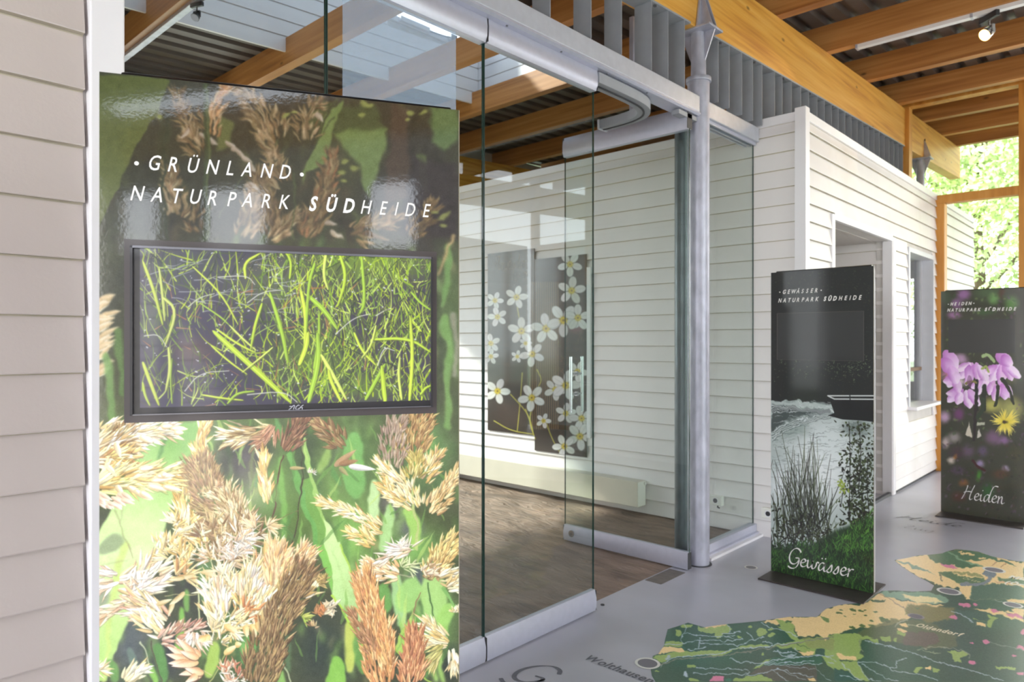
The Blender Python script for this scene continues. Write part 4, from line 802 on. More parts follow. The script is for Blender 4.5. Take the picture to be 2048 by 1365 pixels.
    tuft(cv, 1360, 1330, 130, 40, 120, 26, pnk+[(196, 120, 80)], z=A2); seeds(cv, [(300, 1365), (380, 1280), (450, 1250)], 12, 20, 30, 7, crm, .4, A2); tuft(cv, 20, 1250, 60, 14, 160, 26, crm, z=A2)
    # lower right quarter
    tuft(cv, 120, 330, 90, 30, 120, 24, crm+gld, z=A4); seeds(cv, [(200, 240), (270, 160), (350, 60)], 17, 60, 22, 4.6, [(236, 190, 140), (226, 170, 110), (246, 214, 170)], .4, A4, .3); seeds(cv, [(0, 420), (30, 200), (50, 30)], 20, 70, 26, 5, [(240, 200, 150), (232, 180, 120)], .4, A4, .3)
    seeds(cv, [(260, 520), (330, 440), (400, 350)], 14, 30, 26, 6, crm+gld, .5, A4, .2)
    for t in ((470, 380, 70, 14, 100, 28, [(190, 160, 90), (160, 140, 70)]), (560, 640, 90, 20, 110, 30, [(214, 196, 160), (230, 214, 190)]), (470, 700, 80, 12, 110, 24, [(196, 130, 60), (170, 120, 60)]), (250, 720, 60, 12, 120, 34, ylw+[(190, 214, 70)]), (400, 820, 40, 8, 80, 24, tan_), (1280, 60, 90, 18, 170, 26, [(236, 214, 190), (246, 230, 210)]), (1300, 220, 80, 14, 120, 20, [(206, 214, 160)])): tuft(cv, *t, z=A4)
    seeds(cv, [(1260, 300), (1150, 260), (900, 210)], 16, 60, 22, 5.5, [(236, 206, 160), (246, 226, 196), (220, 176, 120)], .6, A4, .2); seeds(cv, [(1380, 50), (1240, 60), (1110, 130)], 10, 24, 26, 5, pnk, .4, A4)
    seeds(cv, [(1560, 330), (1680, 100), (1830, -60)], 22, 110, 20, 4.6, [(214, 184, 110), (190, 154, 84), (232, 208, 140)], .5, A4, .2); tuft(cv, 1540, 290, 110, 30, 80, 26, [(206, 170, 130), (230, 210, 180), (170, 136, 90)], z=A4)
    seeds(cv, [(1650, 330), (1730, 320), (1850, 330)], 16, 30, 24, 5, crm, .6, A4); seeds(cv, [(1730, 430), (1800, 400), (1860, 420)], 14, 24, 24, 5, crm, .6, A4); seeds(cv, [(1760, 960), (1640, 880), (1540, 780)], 10, 24, 30, 5.5, crm, .4, A4); seeds(cv, [(1760, 990), (1640, 950), (1480, 960)], 11, 34, 26, 5, gld+crm, .4, A4)
    seeds(cv, [(1700, 1000), (1640, 1060), (1580, 1160)], 12, 20, 26, 6, [(176, 170, 90), (200, 190, 120)], .3, A4); seeds(cv, [(1780, 1030), (1800, 1100), (1790, 1200)], 10, 16, 28, 6, crm, .3, A4); tuft(cv, 1830, 680, 50, 12, 80, 24, crm, z=A4)
    dk_ = [(140, 112, 60), (160, 130, 76), (120, 92, 48), (176, 150, 90)]
    seeds(cv, [(-160, 1400), (60, 700), (320, 240)], 40, 330, 26, 4.4, dk_, .25, A4, .55, shade=(66, 48, 28))
    seeds(cv, [(1080, 1400), (1010, 800), (890, 300)], 30, 330, 24, 4.4, org+[(190, 140, 74)], .3, A4, .62, shade=(110, 66, 34)); seeds(cv, [(1000, 1080), (880, 860), (790, 700)], 12, 50, 22, 4, [(150, 110, 60), (176, 130, 80)], .3, A4); seeds(cv, [(1150, 1200), (1130, 1000), (1130, 780)], 13, 60, 24, 4.4, org, .25, A4, .5)
    seeds(cv, [(1360, 1420), (1390, 1150), (1410, 870)], 22, 150, 24, 4.4, [(196, 138, 80), (214, 164, 110), (170, 110, 60)], .3, A4, .5, shade=(110, 60, 34))
    sh = cv.a.copy(); cv.blur(3); bl_ = cv.a; cv.a = np.clip(sh*.92+np.clip(bl_-120, 0, 255)*.22+4, 0, 255).astype(np.float32); cv.noise(4, 2, 5); cv.noise(3, 14, 6)
    return cv

# ---- 2. picture on the screen
def art_screen():
    cv = Canvas(255, 480, 880, 835, 1.8, (60, 56, 72)); Z = Zm(180, 460, .3662)
    for x, y, rx, ry, c in ((1500, 150, 620, 260, (112, 140, 40)), (500, 200, 400, 200, (66, 72, 70)), (1000, 300, 400, 260, (92, 100, 76)), (1200, 700, 400, 260, (90, 118, 40)), (500, 800, 300, 160, (54, 50, 64)), (1650, 560, 220, 200, (62, 56, 60)), (560, 660, 200, 120, (84, 66, 62)), (1500, 860, 300, 120, (96, 120, 50)), (350, 500, 120, 260, (70, 80, 66))):
        cv.blob(*Z.p(x, y), rx*.3662, ry*.3662, c, 0, .85, 1)
    r = random.Random(5)
    def bl(x, y, L, a, w_, c, bend=0, al=1):
        x1, y1 = x+math.cos(a)*L, y+math.sin(a)*L; mx_, my_ = (x+x1)/2-math.sin(a)*bend, (y+y1)/2+math.cos(a)*bend
        cv.line(Z([(x, y), (mx_, my_), (x1, y1)]), w_*1.15, .3, c, al, c2=[v*.82 for v in c], tp=.3)
    yg = [(196, 226, 40), (214, 240, 60), (160, 196, 44), (128, 170, 50), (226, 250, 110), (110, 140, 54), (180, 214, 90)]
    dkc = [(66, 84, 40), (50, 60, 44), (86, 104, 50), (74, 70, 60)]; brn = [(190, 120, 70), (150, 96, 70), (206, 140, 90)]
    for k in range(1900):
        x = r.uniform(280, 1880); y = r.uniform(120, 980)
        if x < 1000 and r.random() < .62: continue
        c = r.choice(yg if r.random() < .62 else dkc); bl(x, y, r.uniform(60, 240), -math.pi/2+r.gauss(0, .55), r.uniform(.7, 2.0), c, r.uniform(-30, 30), .9)
    for k in range(60): bl(r.uniform(290, 1500), r.uniform(300, 960), r.uniform(40, 110), -math.pi/2+r.gauss(0, .8), r.uniform(.8, 1.6), r.choice(brn), 0, .8)
    for k in range(230):
        x, y = Z.p(r.uniform(290, 1850), r.uniform(110, 950)); s = r.uniform(.6, 2.2); cv.blob(x, y, s*r.uniform(1, 2.2), s, (226, 230, 236), r.uniform(-40, 40), .85, .6)
    for k in range(40):
        x, y = r.uniform(300, 1100), r.uniform(150, 460); bl(x, y, r.uniform(60, 160), r.gauss(0, .2), 1.1, (190, 196, 200), r.uniform(-14, 14), .7)
    B = [((560, 200), (720, 350), (810, 520), 7), ((600, 400), (720, 480), (760, 520), 6), ((690, 540), (800, 620), (900, 670), 8), ((760, 520), (850, 610), (910, 660), 7), ((1190, 360), (1280, 440), (1350, 545), 17), ((1530, 600), (1740, 590), (1860, 670), 10), ((290, 170), (350, 330), (400, 520), 11),
         ((380, 210), (400, 380), (410, 500), 9), ((400, 370), (480, 440), (410, 640), 10), ((430, 640), (440, 760), (415, 880), 10), ((290, 720), (330, 830), (380, 960), 13), ((290, 830), (300, 900), (330, 960), 9), ((670, 550), (900, 760), (1100, 945), 20), ((660, 630), (760, 720), (860, 790), 7),
         ((980, 340), (1050, 560), (1080, 740), 13), ((1150, 330), (1180, 480), (1170, 640), 13), ((1230, 170), (1190, 300), (1180, 560), 10), ((1140, 740), (1180, 640), (1190, 560), 16), ((1220, 760), (1250, 600), (1250, 440), 9), ((1190, 945), (1250, 720), (1240, 560), 18), ((1260, 680), (1330, 800), (1400, 930), 13),
         ((1500, 930), (1560, 820), (1610, 730), 13), ((1740, 940), (1760, 700), (1745, 470), 12), ((1440, 560), (1480, 660), (1560, 740), 9), ((1700, 930), (1680, 800), (1690, 690), 9), ((1090, 270), (1100, 160), (1040, 100), 8), ((850, 270), (840, 180), (930, 130), 10), ((1480, 140), (1500, 400), (1470, 460), 10),
         ((1750, 340), (1800, 400), (1860, 440), 8), ((940, 400), (900, 520), (880, 640), 10), ((1370, 940), (1310, 820), (1300, 760), 12), ((1560, 520), (1530, 640), (1480, 700), 7), ((1290, 110), (1270, 250), (1300, 330), 10), ((1360, 130), (1400, 260), (1350, 420), 11), ((1610, 940), (1600, 860), (1590, 740), 16),
         ((610, 900), (730, 920), (840, 930), 7), ((750, 950), (800, 890), (900, 880), 8), ((1000, 640), (930, 700), (830, 780), 6), ((450, 950), (440, 820), (450, 700), 5), ((560, 940), (590, 880), (590, 860), 4), ((1800, 900), (1830, 860), (1860, 850), 8)]
    for a, b, c, w_ in B:
        cc = RS.choice([(214, 238, 70), (196, 226, 60), (226, 244, 110), (170, 210, 60)]); cv.line(Z([(a[0]+6, a[1]+6), (b[0]+6, b[1]+6), (c[0]+6, c[1]+6)]), w_*.32, w_*.22, (70, 84, 36), .6, tp=.5); cv.line(Z([a, b, c]), w_*.3, w_*.24, cc, 1, c2=[v*.85 for v in cc], tp=.5); cv.line(Z([(a[0]-2, a[1]), (b[0]-2, b[1]), (c[0]-2, c[1])]), w_*.07, w_*.05, [min(255, v+30) for v in cc], .8, tp=.5)
    for a, b, c in (((540, 420), (600, 370), (680, 350)), ((520, 880), (600, 780), (760, 770)), ((300, 580), (380, 570), (420, 640)), ((860, 400), (940, 340), (1040, 330)), ((1340, 570), (1440, 480), (1530, 460)), ((1570, 740), (1600, 640), (1660, 660)), ((1560, 470), (1610, 440), (1640, 430)), ((860, 900), (1060, 880), (1130, 940)), ((700, 260), (860, 250), (900, 300))):
        cv.line(Z([a, b, c]), 1.2, .8, (206, 208, 196), .9)
    for cx, cy in ((910, 200), (1010, 170), (350, 140), (1630, 430), (990, 720), (1830, 190), (1090, 740), (1200, 160)):
        for k in range(16):
            x, y = Z.p(cx+r.uniform(-40, 40), cy+r.uniform(-26, 26)); cv.blob(x, y, 2, 1.7, (70, 66, 50), 0, .8, .5); cv.blob(x-.4, y-.4, 1.2, 1, (190, 180, 140), 0, .8, .5)
    sh = cv.a.copy(); cv.blur(2.5); cv.a = np.clip(sh*.86+cv.a*.22, 0, 255).astype(np.float32)
    hz = np.clip((520-(np.arange(cv.w)/cv.k+cv.x0))/220, 0, 1)[None, :, None]*.2+.05; cv.a = (cv.a*(1-hz)+np.array((150, 148, 168), np.float32)*hz).astype(np.float32)  # reflection haze painted into the picture, stronger towards the left
    return cv

# ---- 3. water photograph of the dark panel
def art_water():
    cv = Canvas(1535, 520, 1760, 1215, 2.4, (32, 34, 35)); T = Zm(1530, 520, .2051); B = Zm(1530, 780, .3221); r = random.Random(9)
    for k in range(5200):
        x, y = r.uniform(1540, 1750), r.uniform(530, 800); band = 1 if 706 < y < 745 else .45
        if r.random() < .35*band+.1: cv.blob(x, y, r.uniform(.4, 1.4), r.uniform(.3, 1.0), r.choice([(58, 66, 50), (46, 52, 44), (74, 84, 66), (40, 46, 48)]), 0, .7, .5)
    for k in range(260):
        x = r.gauss(1700, 28) if r.random() < .5 else r.uniform(1545, 1745); y = r.gauss(735, 12); cv.blob(x, y, r.uniform(.6, 1.8), r.uniform(.5, 1.2), (112, 124, 96), 0, .8, .5)
    for k in range(120): cv.blob(r.uniform(1560, 1750), r.uniform(530, 600), r.uniform(.8, 2), r.uniform(.6, 1.4), (60, 74, 52), 0, .7, .5)
    # water
    cv.poly(B([(-20, 60), (200, 70), (400, 90), (720, 110), (720, 990), (-20, 990)]), (186, 198, 196), 1, 1.5)
    cv.blob(*B.p(350, 480), 110, 130, (246, 250, 252), 0, .9, .9); cv.blob(*B.p(420, 330), 70, 55, (224, 234, 234), 0, .7, .9); cv.blob(*B.p(170, 240), 50, 34, (140, 156, 150), 0, .7, .9); cv.blob(*B.p(560, 240), 40, 24, (80, 92, 88), 0, .7, .9); cv.blob(*B.p(100, 600), 40, 60, (240, 246, 250), 0, .9, .9)
    cv.poly(B([(40, 110), (250, 130), (400, 145), (250, 160), (130, 195), (40, 260)]), (60, 70, 70), .85, 2)
    for k in range(700):
        x, y = r.uniform(40, 670), r.uniform(66, 620); L = r.uniform(14, 70); b_ = 1 if y < 160 else .6
        cv.line(B([(x, y), (x+L, y+L*.12*(1 if y < 170 else -.3)+r.uniform(-3, 3))]), .5, .3, r.choice([(226, 232, 234), (236, 240, 242), (110, 122, 120), (70, 80, 80)]), .55*b_+.1)
    for k in range(10): cv.line(B([(40, 96+k*5), (200, 108+k*3), (410, 135+k*1.5)]), .7, .5, (216, 222, 224) if k % 2 else (56, 62, 64), .8)
    for k in range(9): cv.line(B([(45, 250+k*9), (130, 200+k*7), (280, 160+k*5), (430, 148+k*3)]), .8, .5, (222, 228, 230) if k % 2 else (90, 100, 100), .7)
    cv.warp([(1.6, 9), (.8, 3)], 4)
    # boat
    cv.poly(B([(400, 58), (700, 60), (700, 204), (600, 192), (480, 185), (390, 160), (430, 145)]), (22, 22, 26), 1, .6); cv.line(B([(700, 38), (500, 38), (390, 38), (430, 58), (700, 60)]), 1.3, 1.3, (218, 222, 222), smooth=False); cv.line(B([(525, 10), (528, 62)]), 1, 1, (30, 32, 34))
    # reeds and plants
    bk = [(30, 32, 26), (44, 48, 36), (60, 66, 44), (38, 34, 30), (74, 84, 56)]
    for k in range(170):
        x = r.gauss(240, 110); y = r.uniform(700, 1000); L = r.uniform(120, 480)*(1.1 if 150 < x < 360 else .6); a = -math.pi/2+r.gauss(-.05, .22)
        x1, y1 = x+math.cos(a)*L, y+math.sin(a)*L; cv.line(B([(x, y), ((x+x1)/2+r.uniform(-16, 16), (y+y1)/2), (x1+r.uniform(-30, 30), y1)]), r.uniform(.6, 1.2), .25, r.choice(bk), .9)
    for k in range(170):
        x, y = r.gauss(220, 130), r.gauss(930, 70); cv.leaf(*B.p(x, y), r.uniform(-3.1, 0), r.uniform(8, 22), 1.2, r.choice(bk), None, .9)
    for k in range(1700):
        x, y = r.gauss(595, 60), r.uniform(200, 900); dens = .2 if y < 420 else .6
        if r.random() > dens or x < 440: continue
        cv.leaf(*B.p(x, y), r.uniform(-3.1, 3.1), r.uniform(4, 11), r.uniform(1, 2.4), r.choice(bk+[(70, 84, 46), (50, 58, 36)]), None, .9)
    for a, b, c in (((520, 200), (530, 400), (520, 800)), ((575, 200), (600, 360), (580, 640)), ((640, 400), (630, 600), (650, 800))): cv.line(B([a, b, c]), .6, .9, (36, 36, 30))
    for k in range(200): 
        x, y = r.uniform(40, 420), r.gauss(870, 80); cv.leaf(*B.p(x, y), r.uniform(-3.1, 3.1), r.uniform(4, 9), 1.6, r.choice(bk), None, .85)
    cv.poly(B([(-20, 990), (300, 960), (420, 880), (700, 780), (700, 1340), (-20, 1340)]), (36, 54, 32), .9, 6)
    gr = [(46, 80, 38), (62, 104, 46), (80, 132, 54), (38, 66, 34), (100, 152, 66), (34, 52, 32)]
    for k in range(3600):
        x = r.uniform(0, 700); lim = 1000-max(0, x-380)*.72+r.gauss(0, 22); y = r.uniform(lim-20, 1300); hi = x > 430 and y < 1010
        cv.leaf(*B.p(x, y), -math.pi/2+r.gauss(0, .5), r.uniform(6, 16), r.uniform(.5, 1.0), r.choice(gr[1:5] if hi else gr[:4]+[(30, 48, 30), (26, 40, 28)]), None, .85)
    for k in range(26): x = r.gauss(480, 12); cv.leaf(*B.p(x, r.uniform(560, 640)), r.uniform(-3, 3), 6, 2, (150, 170, 60), None, .8)
    # the unlit screen set into the sheet
    return cv

# ---- 4. heath photograph
def art_heath():
    cv = Canvas(1872, 560, 2062, 1060, 2.6, (56, 56, 44)); A = Zm(1870, 560, .1906); B = Zm(1870, 800, .1906); r = random.Random(4)
    def bl(z, x, y, rx, ry, c, ang=0, al=.85, s=.9): cv.blob(*z.p(x, y), rx*.1906, ry*.1906, c, ang, al, s)
    for z, x, y, rx, ry, c, a in ((A, 560, 130, 260, 170, (72, 92, 60), 0), (A, 620, 200, 90, 90, (104, 146, 82), 0), (A, 800, 250, 110, 130, (88, 130, 66), 20), (A, 120, 180, 120, 130, (62, 74, 54), 0), (A, 300, 150, 110, 110, (150, 104, 160), 30), (A, 230, 250, 90, 90, (142, 98, 150), 0), (A, 200, 370, 110, 60, (160, 112, 160), 0), (A, 700, 130, 60, 110, (76, 52, 40), 0),
                              (A, 520, 340, 160, 60, (60, 84, 48), 0), (A, 880, 500, 80, 300, (64, 60, 52), 0), (A, 100, 500, 60, 160, (58, 56, 50), 0), (A, 130, 860, 120, 130, (180, 100, 170), 30), (A, 270, 830, 120, 90, (190, 150, 190), 20), (A, 140, 1000, 120, 110, (206, 130, 170), 30), (A, 250, 1060, 130, 70, (224, 200, 210), 30), (A, 800, 1000, 110, 160, (96, 96, 70), 0),
                              (B, 600, 60, 160, 120, (186, 180, 90), 0), (B, 800, 100, 200, 200, (176, 172, 96), 0), (B, 100, 180, 90, 100, (196, 160, 196), 0), (B, 250, 150, 90, 110, (112, 60, 110), 0), (B, 200, 400, 110, 90, (150, 140, 140), 0), (B, 110, 450, 60, 90, (190, 170, 170), 0), (B, 620, 400, 150, 120, (120, 88, 120), 20), (B, 730, 430, 90, 60, (132, 96, 140), 0), (B, 860, 560, 130, 130, (66, 62, 40), 0),
                              (B, 240, 560, 150, 110, (66, 48, 56), 0), (B, 350, 540, 100, 110, (94, 76, 96), 0), (B, 500, 540, 90, 90, (88, 74, 100), 0), (B, 170, 640, 60, 60, (206, 190, 180), 0), (B, 210, 600, 40, 40, (206, 130, 60), 0), (B, 240, 740, 110, 70, (84, 66, 88), 0), (B, 740, 720, 60, 50, (150, 136, 160), 0), (B, 690, 780, 140, 80, (84, 60, 44), 0), (B, 300, 870, 80, 60, (130, 84, 44), 0),
                              (B, 250, 1020, 130, 90, (74, 46, 36), 0), (B, 560, 960, 110, 130, (42, 84, 38), 0), (B, 800, 980, 160, 200, (44, 44, 32), 0), (B, 460, 800, 40, 90, (70, 130, 44), 10), (B, 470, 670, 70, 60, (150, 130, 170), 0)): bl(z, x, y, rx, ry, c, a)
    for k in range(420):
        y = r.uniform(565, 1050); x = r.uniform(1876, 2060); low = y > 880; cv.blob(x, y, r.uniform(2, 8), r.uniform(1.5, 5), r.choice([(84, 62, 84), (54, 60, 40), (70, 50, 46), (40, 40, 34), (110, 90, 110)] if low else [(60, 80, 50), (96, 70, 96), (60, 56, 44), (110, 130, 80)]), r.uniform(0, 180), .5, .8)
    # yellow flower rays
    for k in range(90):
        a = r.uniform(0, 6.28); x, y = B.p(735+math.cos(a)*20, 235+math.sin(a)*12); cv.leaf(x, y, a, r.uniform(16, 30), 1.4, (206, 186, 60), (232, 214, 110), .8)
    cv.blob(*B.p(735, 235), 7, 5, (60, 46, 24), 0, .9, .7)
    ppl = [(190, 120, 196), (214, 160, 216), (170, 96, 180), (232, 206, 236), (202, 140, 206)]
    for (x, y, a, L, W_, c) in ((400, 880, 2.3, 40, 9, 1), (420, 890, 2.0, 46, 9, 0), (380, 880, 2.7, 34, 8, 3), (430, 870, 1.4, 38, 9, 1), (450, 890, 1.1, 46, 9, 3), (360, 890, 1.7, 32, 8, 2), (700, 900, 2.6, 34, 9, 1), (690, 890, 2.1, 42, 10, 3), (700, 880, 1.6, 46, 10, 1), (720, 880, 1.1, 38, 9, 0), (740, 890, .75, 40, 9, 3), (650, 900, 2.6, 28, 8, 0),
                                (640, 780, .6, 40, 13, 0), (700, 790, .9, 30, 11, 2), (520, 1060, 2.0, 32, 8, 3), (530, 1070, 1.1, 26, 8, 3), (490, 1060, 2.5, 26, 7, 1), (620, 1060, 1.9, 30, 9, 1), (680, 1070, .9, 40, 10, 1), (700, 1090, 1.3, 34, 10, 0), (660, 1100, 1.8, 34, 9, 1), (300, 1150, 2.5, 42, 9, 0), (290, 1160, 2.9, 34, 8, 2), (320, 1160, 1.3, 38, 10, 3),
                                (350, 1150, 1.0, 40, 9, 1), (270, 1170, 1.8, 28, 9, 3), (260, 1000, 2.4, 36, 9, 3), (240, 1040, 2.9, 30, 9, 0), (200, 1020, 1.2, 34, 9, 1), (100, 740, 1.0, 46, 14, 0), (70, 820, .9, 40, 13, 2), (160, 900, 1.2, 40, 12, 1)):
        x_, y_ = A.p(x, y); cv.leaf(x_, y_, a, L, W_, jit(ppl[c], 8), jit((236, 216, 240), 8), .95, p=.6, c2=ppl[2])
    for (z, pts, w_, c) in ((A, [(440, 1060), (430, 1200), (440, 1365)], 3.5, (34, 36, 30)), (A, [(520, 1120), (510, 1250), (520, 1365)], 4.5, (40, 44, 34)), (A, [(660, 1120), (655, 1240), (630, 1320)], 3.5, (44, 48, 32)), (A, [(700, 1040), (760, 1120), (800, 1200), (820, 1300)], 3.6, (44, 46, 34)), (A, [(500, 800), (560, 780), (620, 860)], 3.5, (150, 170, 120)), (A, [(500, 930), (540, 900), (560, 960)], 3, (150, 160, 90)),
                            (A, [(330, 1090), (390, 1060), (430, 1080)], 3, (120, 110, 60)), (B, [(430, 0), (420, 200), (410, 420)], 3.2, (42, 34, 34)), (B, [(500, 0), (500, 120), (450, 180)], 5, (46, 56, 40)), (B, [(400, 640), (440, 700), (520, 740)], 3, (60, 30, 30))): cv.line(z(pts), w_, w_*.8, c)
    cv.leaf(*A.p(360, 1000), 1.5, 30, 5, (120, 70, 120), None, .6); cv.poly(B([(320, 370), (360, 230), (390, 400)]), (206, 196, 180), .9, 1); cv.poly(B([(440, 400), (460, 300), (490, 380)]), (196, 190, 180), .9, 1); cv.poly(B([(440, 240), (520, 235), (520, 270), (440, 275)]), (180, 180, 160), .9, 1)
    for k in range(500): cv.blob(*B.p(r.uniform(80, 920), r.uniform(500, 1260)), r.uniform(.5, 1.6), r.uniform(.4, 1.2), r.choice([(70, 76, 44), (44, 40, 30), (90, 70, 56), (50, 66, 36)]), 0, .6, .5)
    cv.warp([(.7, 7), (.3, 3)], 6)
    return cv

# ---- 5. white flowers on the two wall sheets
def art_flowers():
    cv = Canvas(940, 480, 1225, 940, 2.2, (56, 48, 40)); Z = Zm(880, 450, .32961); r = random.Random(2)
    for x, y, rx, ry, c in ((450, 250, 190, 120, (60, 54, 46)), (400, 700, 120, 150, (26, 24, 22)), (650, 700, 120, 420, (92, 78, 58)), (820, 700, 90, 400, (38, 34, 30)), (420, 1150, 160, 120, (66, 52, 44)), (820, 620, 80, 60, (120, 70, 80))): cv.blob(*Z.p(x, y), rx*.33, ry*.33, c, 0, .9, .8)
    for k in range(14): cv.line(Z([(548+k*13, 350), (548+k*13, 1240)]), 1.1, 1.1, (134, 114, 84), .7)  # reflected slats painted into the flower print
    for k in range(7): cv.line(Z([(300, 360+k*120), (540, 372+k*122)]), .5, .5, (84, 74, 64), .7)
    for a, b, c in (((470, 500), (480, 560), (490, 600)), ((590, 880), (620, 940), (600, 980)), ((500, 900), (490, 1050), (470, 1250)), ((430, 1030), (540, 1150), (560, 1240)), ((560, 1100), (540, 1200), (580, 1300)), ((640, 1180), (680, 1300), (740, 1400)), ((520, 1120), (560, 1230), (570, 1290)), ((330, 1190), (430, 1250), (560, 1270))):
        cv.line(Z([a, b, c]), 1.3, .9, (176, 170, 74), .9)
    for k in range(260): cv.leaf(*Z.p(r.uniform(700, 905), r.uniform(650, 1400)), r.uniform(-3, 3), r.uniform(3, 8), 1, r.choice([(90, 96, 50), (60, 56, 36), (110, 84, 60)]), None, .7)
    fl = [(335, 460, 55, .3), (465, 440, 72, .2), (350, 560, 62, .8), (790, 240, 78, .5), (800, 400, 88, .1), (495, 645, 86, .0), (560, 785, 80, .6), (310, 720, 60, .9), (470, 800, 40, .2), (700, 1000, 70, .4), (765, 975, 96, .2), (645, 630, 95, .9), (750, 580, 104, .5), (838, 565, 84, .0), (350, 1010, 80, .3), (557, 1050, 86, .6), (765, 1145, 66, .1),
          (860, 1175, 80, .8), (850, 1285, 88, .4), (755, 1345, 74, .7), (630, 1190, 48, .3), (310, 800, 50, .1), (520, 720, 40, .2), (835, 890, 70, .4)]
    for x, y, R, ph in fl:
        X_, Y_ = Z.p(x, y); R_ = R*.3296
        for k in range(5):
            a = ph*1.25+k*2*math.pi/5-math.pi/2; px, py = X_+math.cos(a)*R_*.58, Y_+math.sin(a)*R_*.58; c = jit((208, 208, 206), 10)
            cv.blob(px, py, R_*.46, R_*.31, [v*.7 for v in c], math.degrees(a), 1, .2); cv.blob(px-.2, py-.2, R_*.44, R_*.29, c, math.degrees(a), 1, .25); cv.line([(X_, Y_), (px+math.cos(a)*R_*.3, py+math.sin(a)*R_*.3)], .4, .3, (176, 176, 172), .7)
        cv.blob(X_, Y_, R_*.26, R_*.26, (190, 166, 40), 0, 1, .4)
        for k in range(12): a = k*.52; cv.line([(X_, Y_), (X_+math.cos(a)*R_*.3, Y_+math.sin(a)*R_*.3)], .5, .4, (214, 190, 50), .9)
        cv.blob(X_, Y_, R_*.1, R_*.1, (130, 110, 30), 0, 1, .5)
    return cv

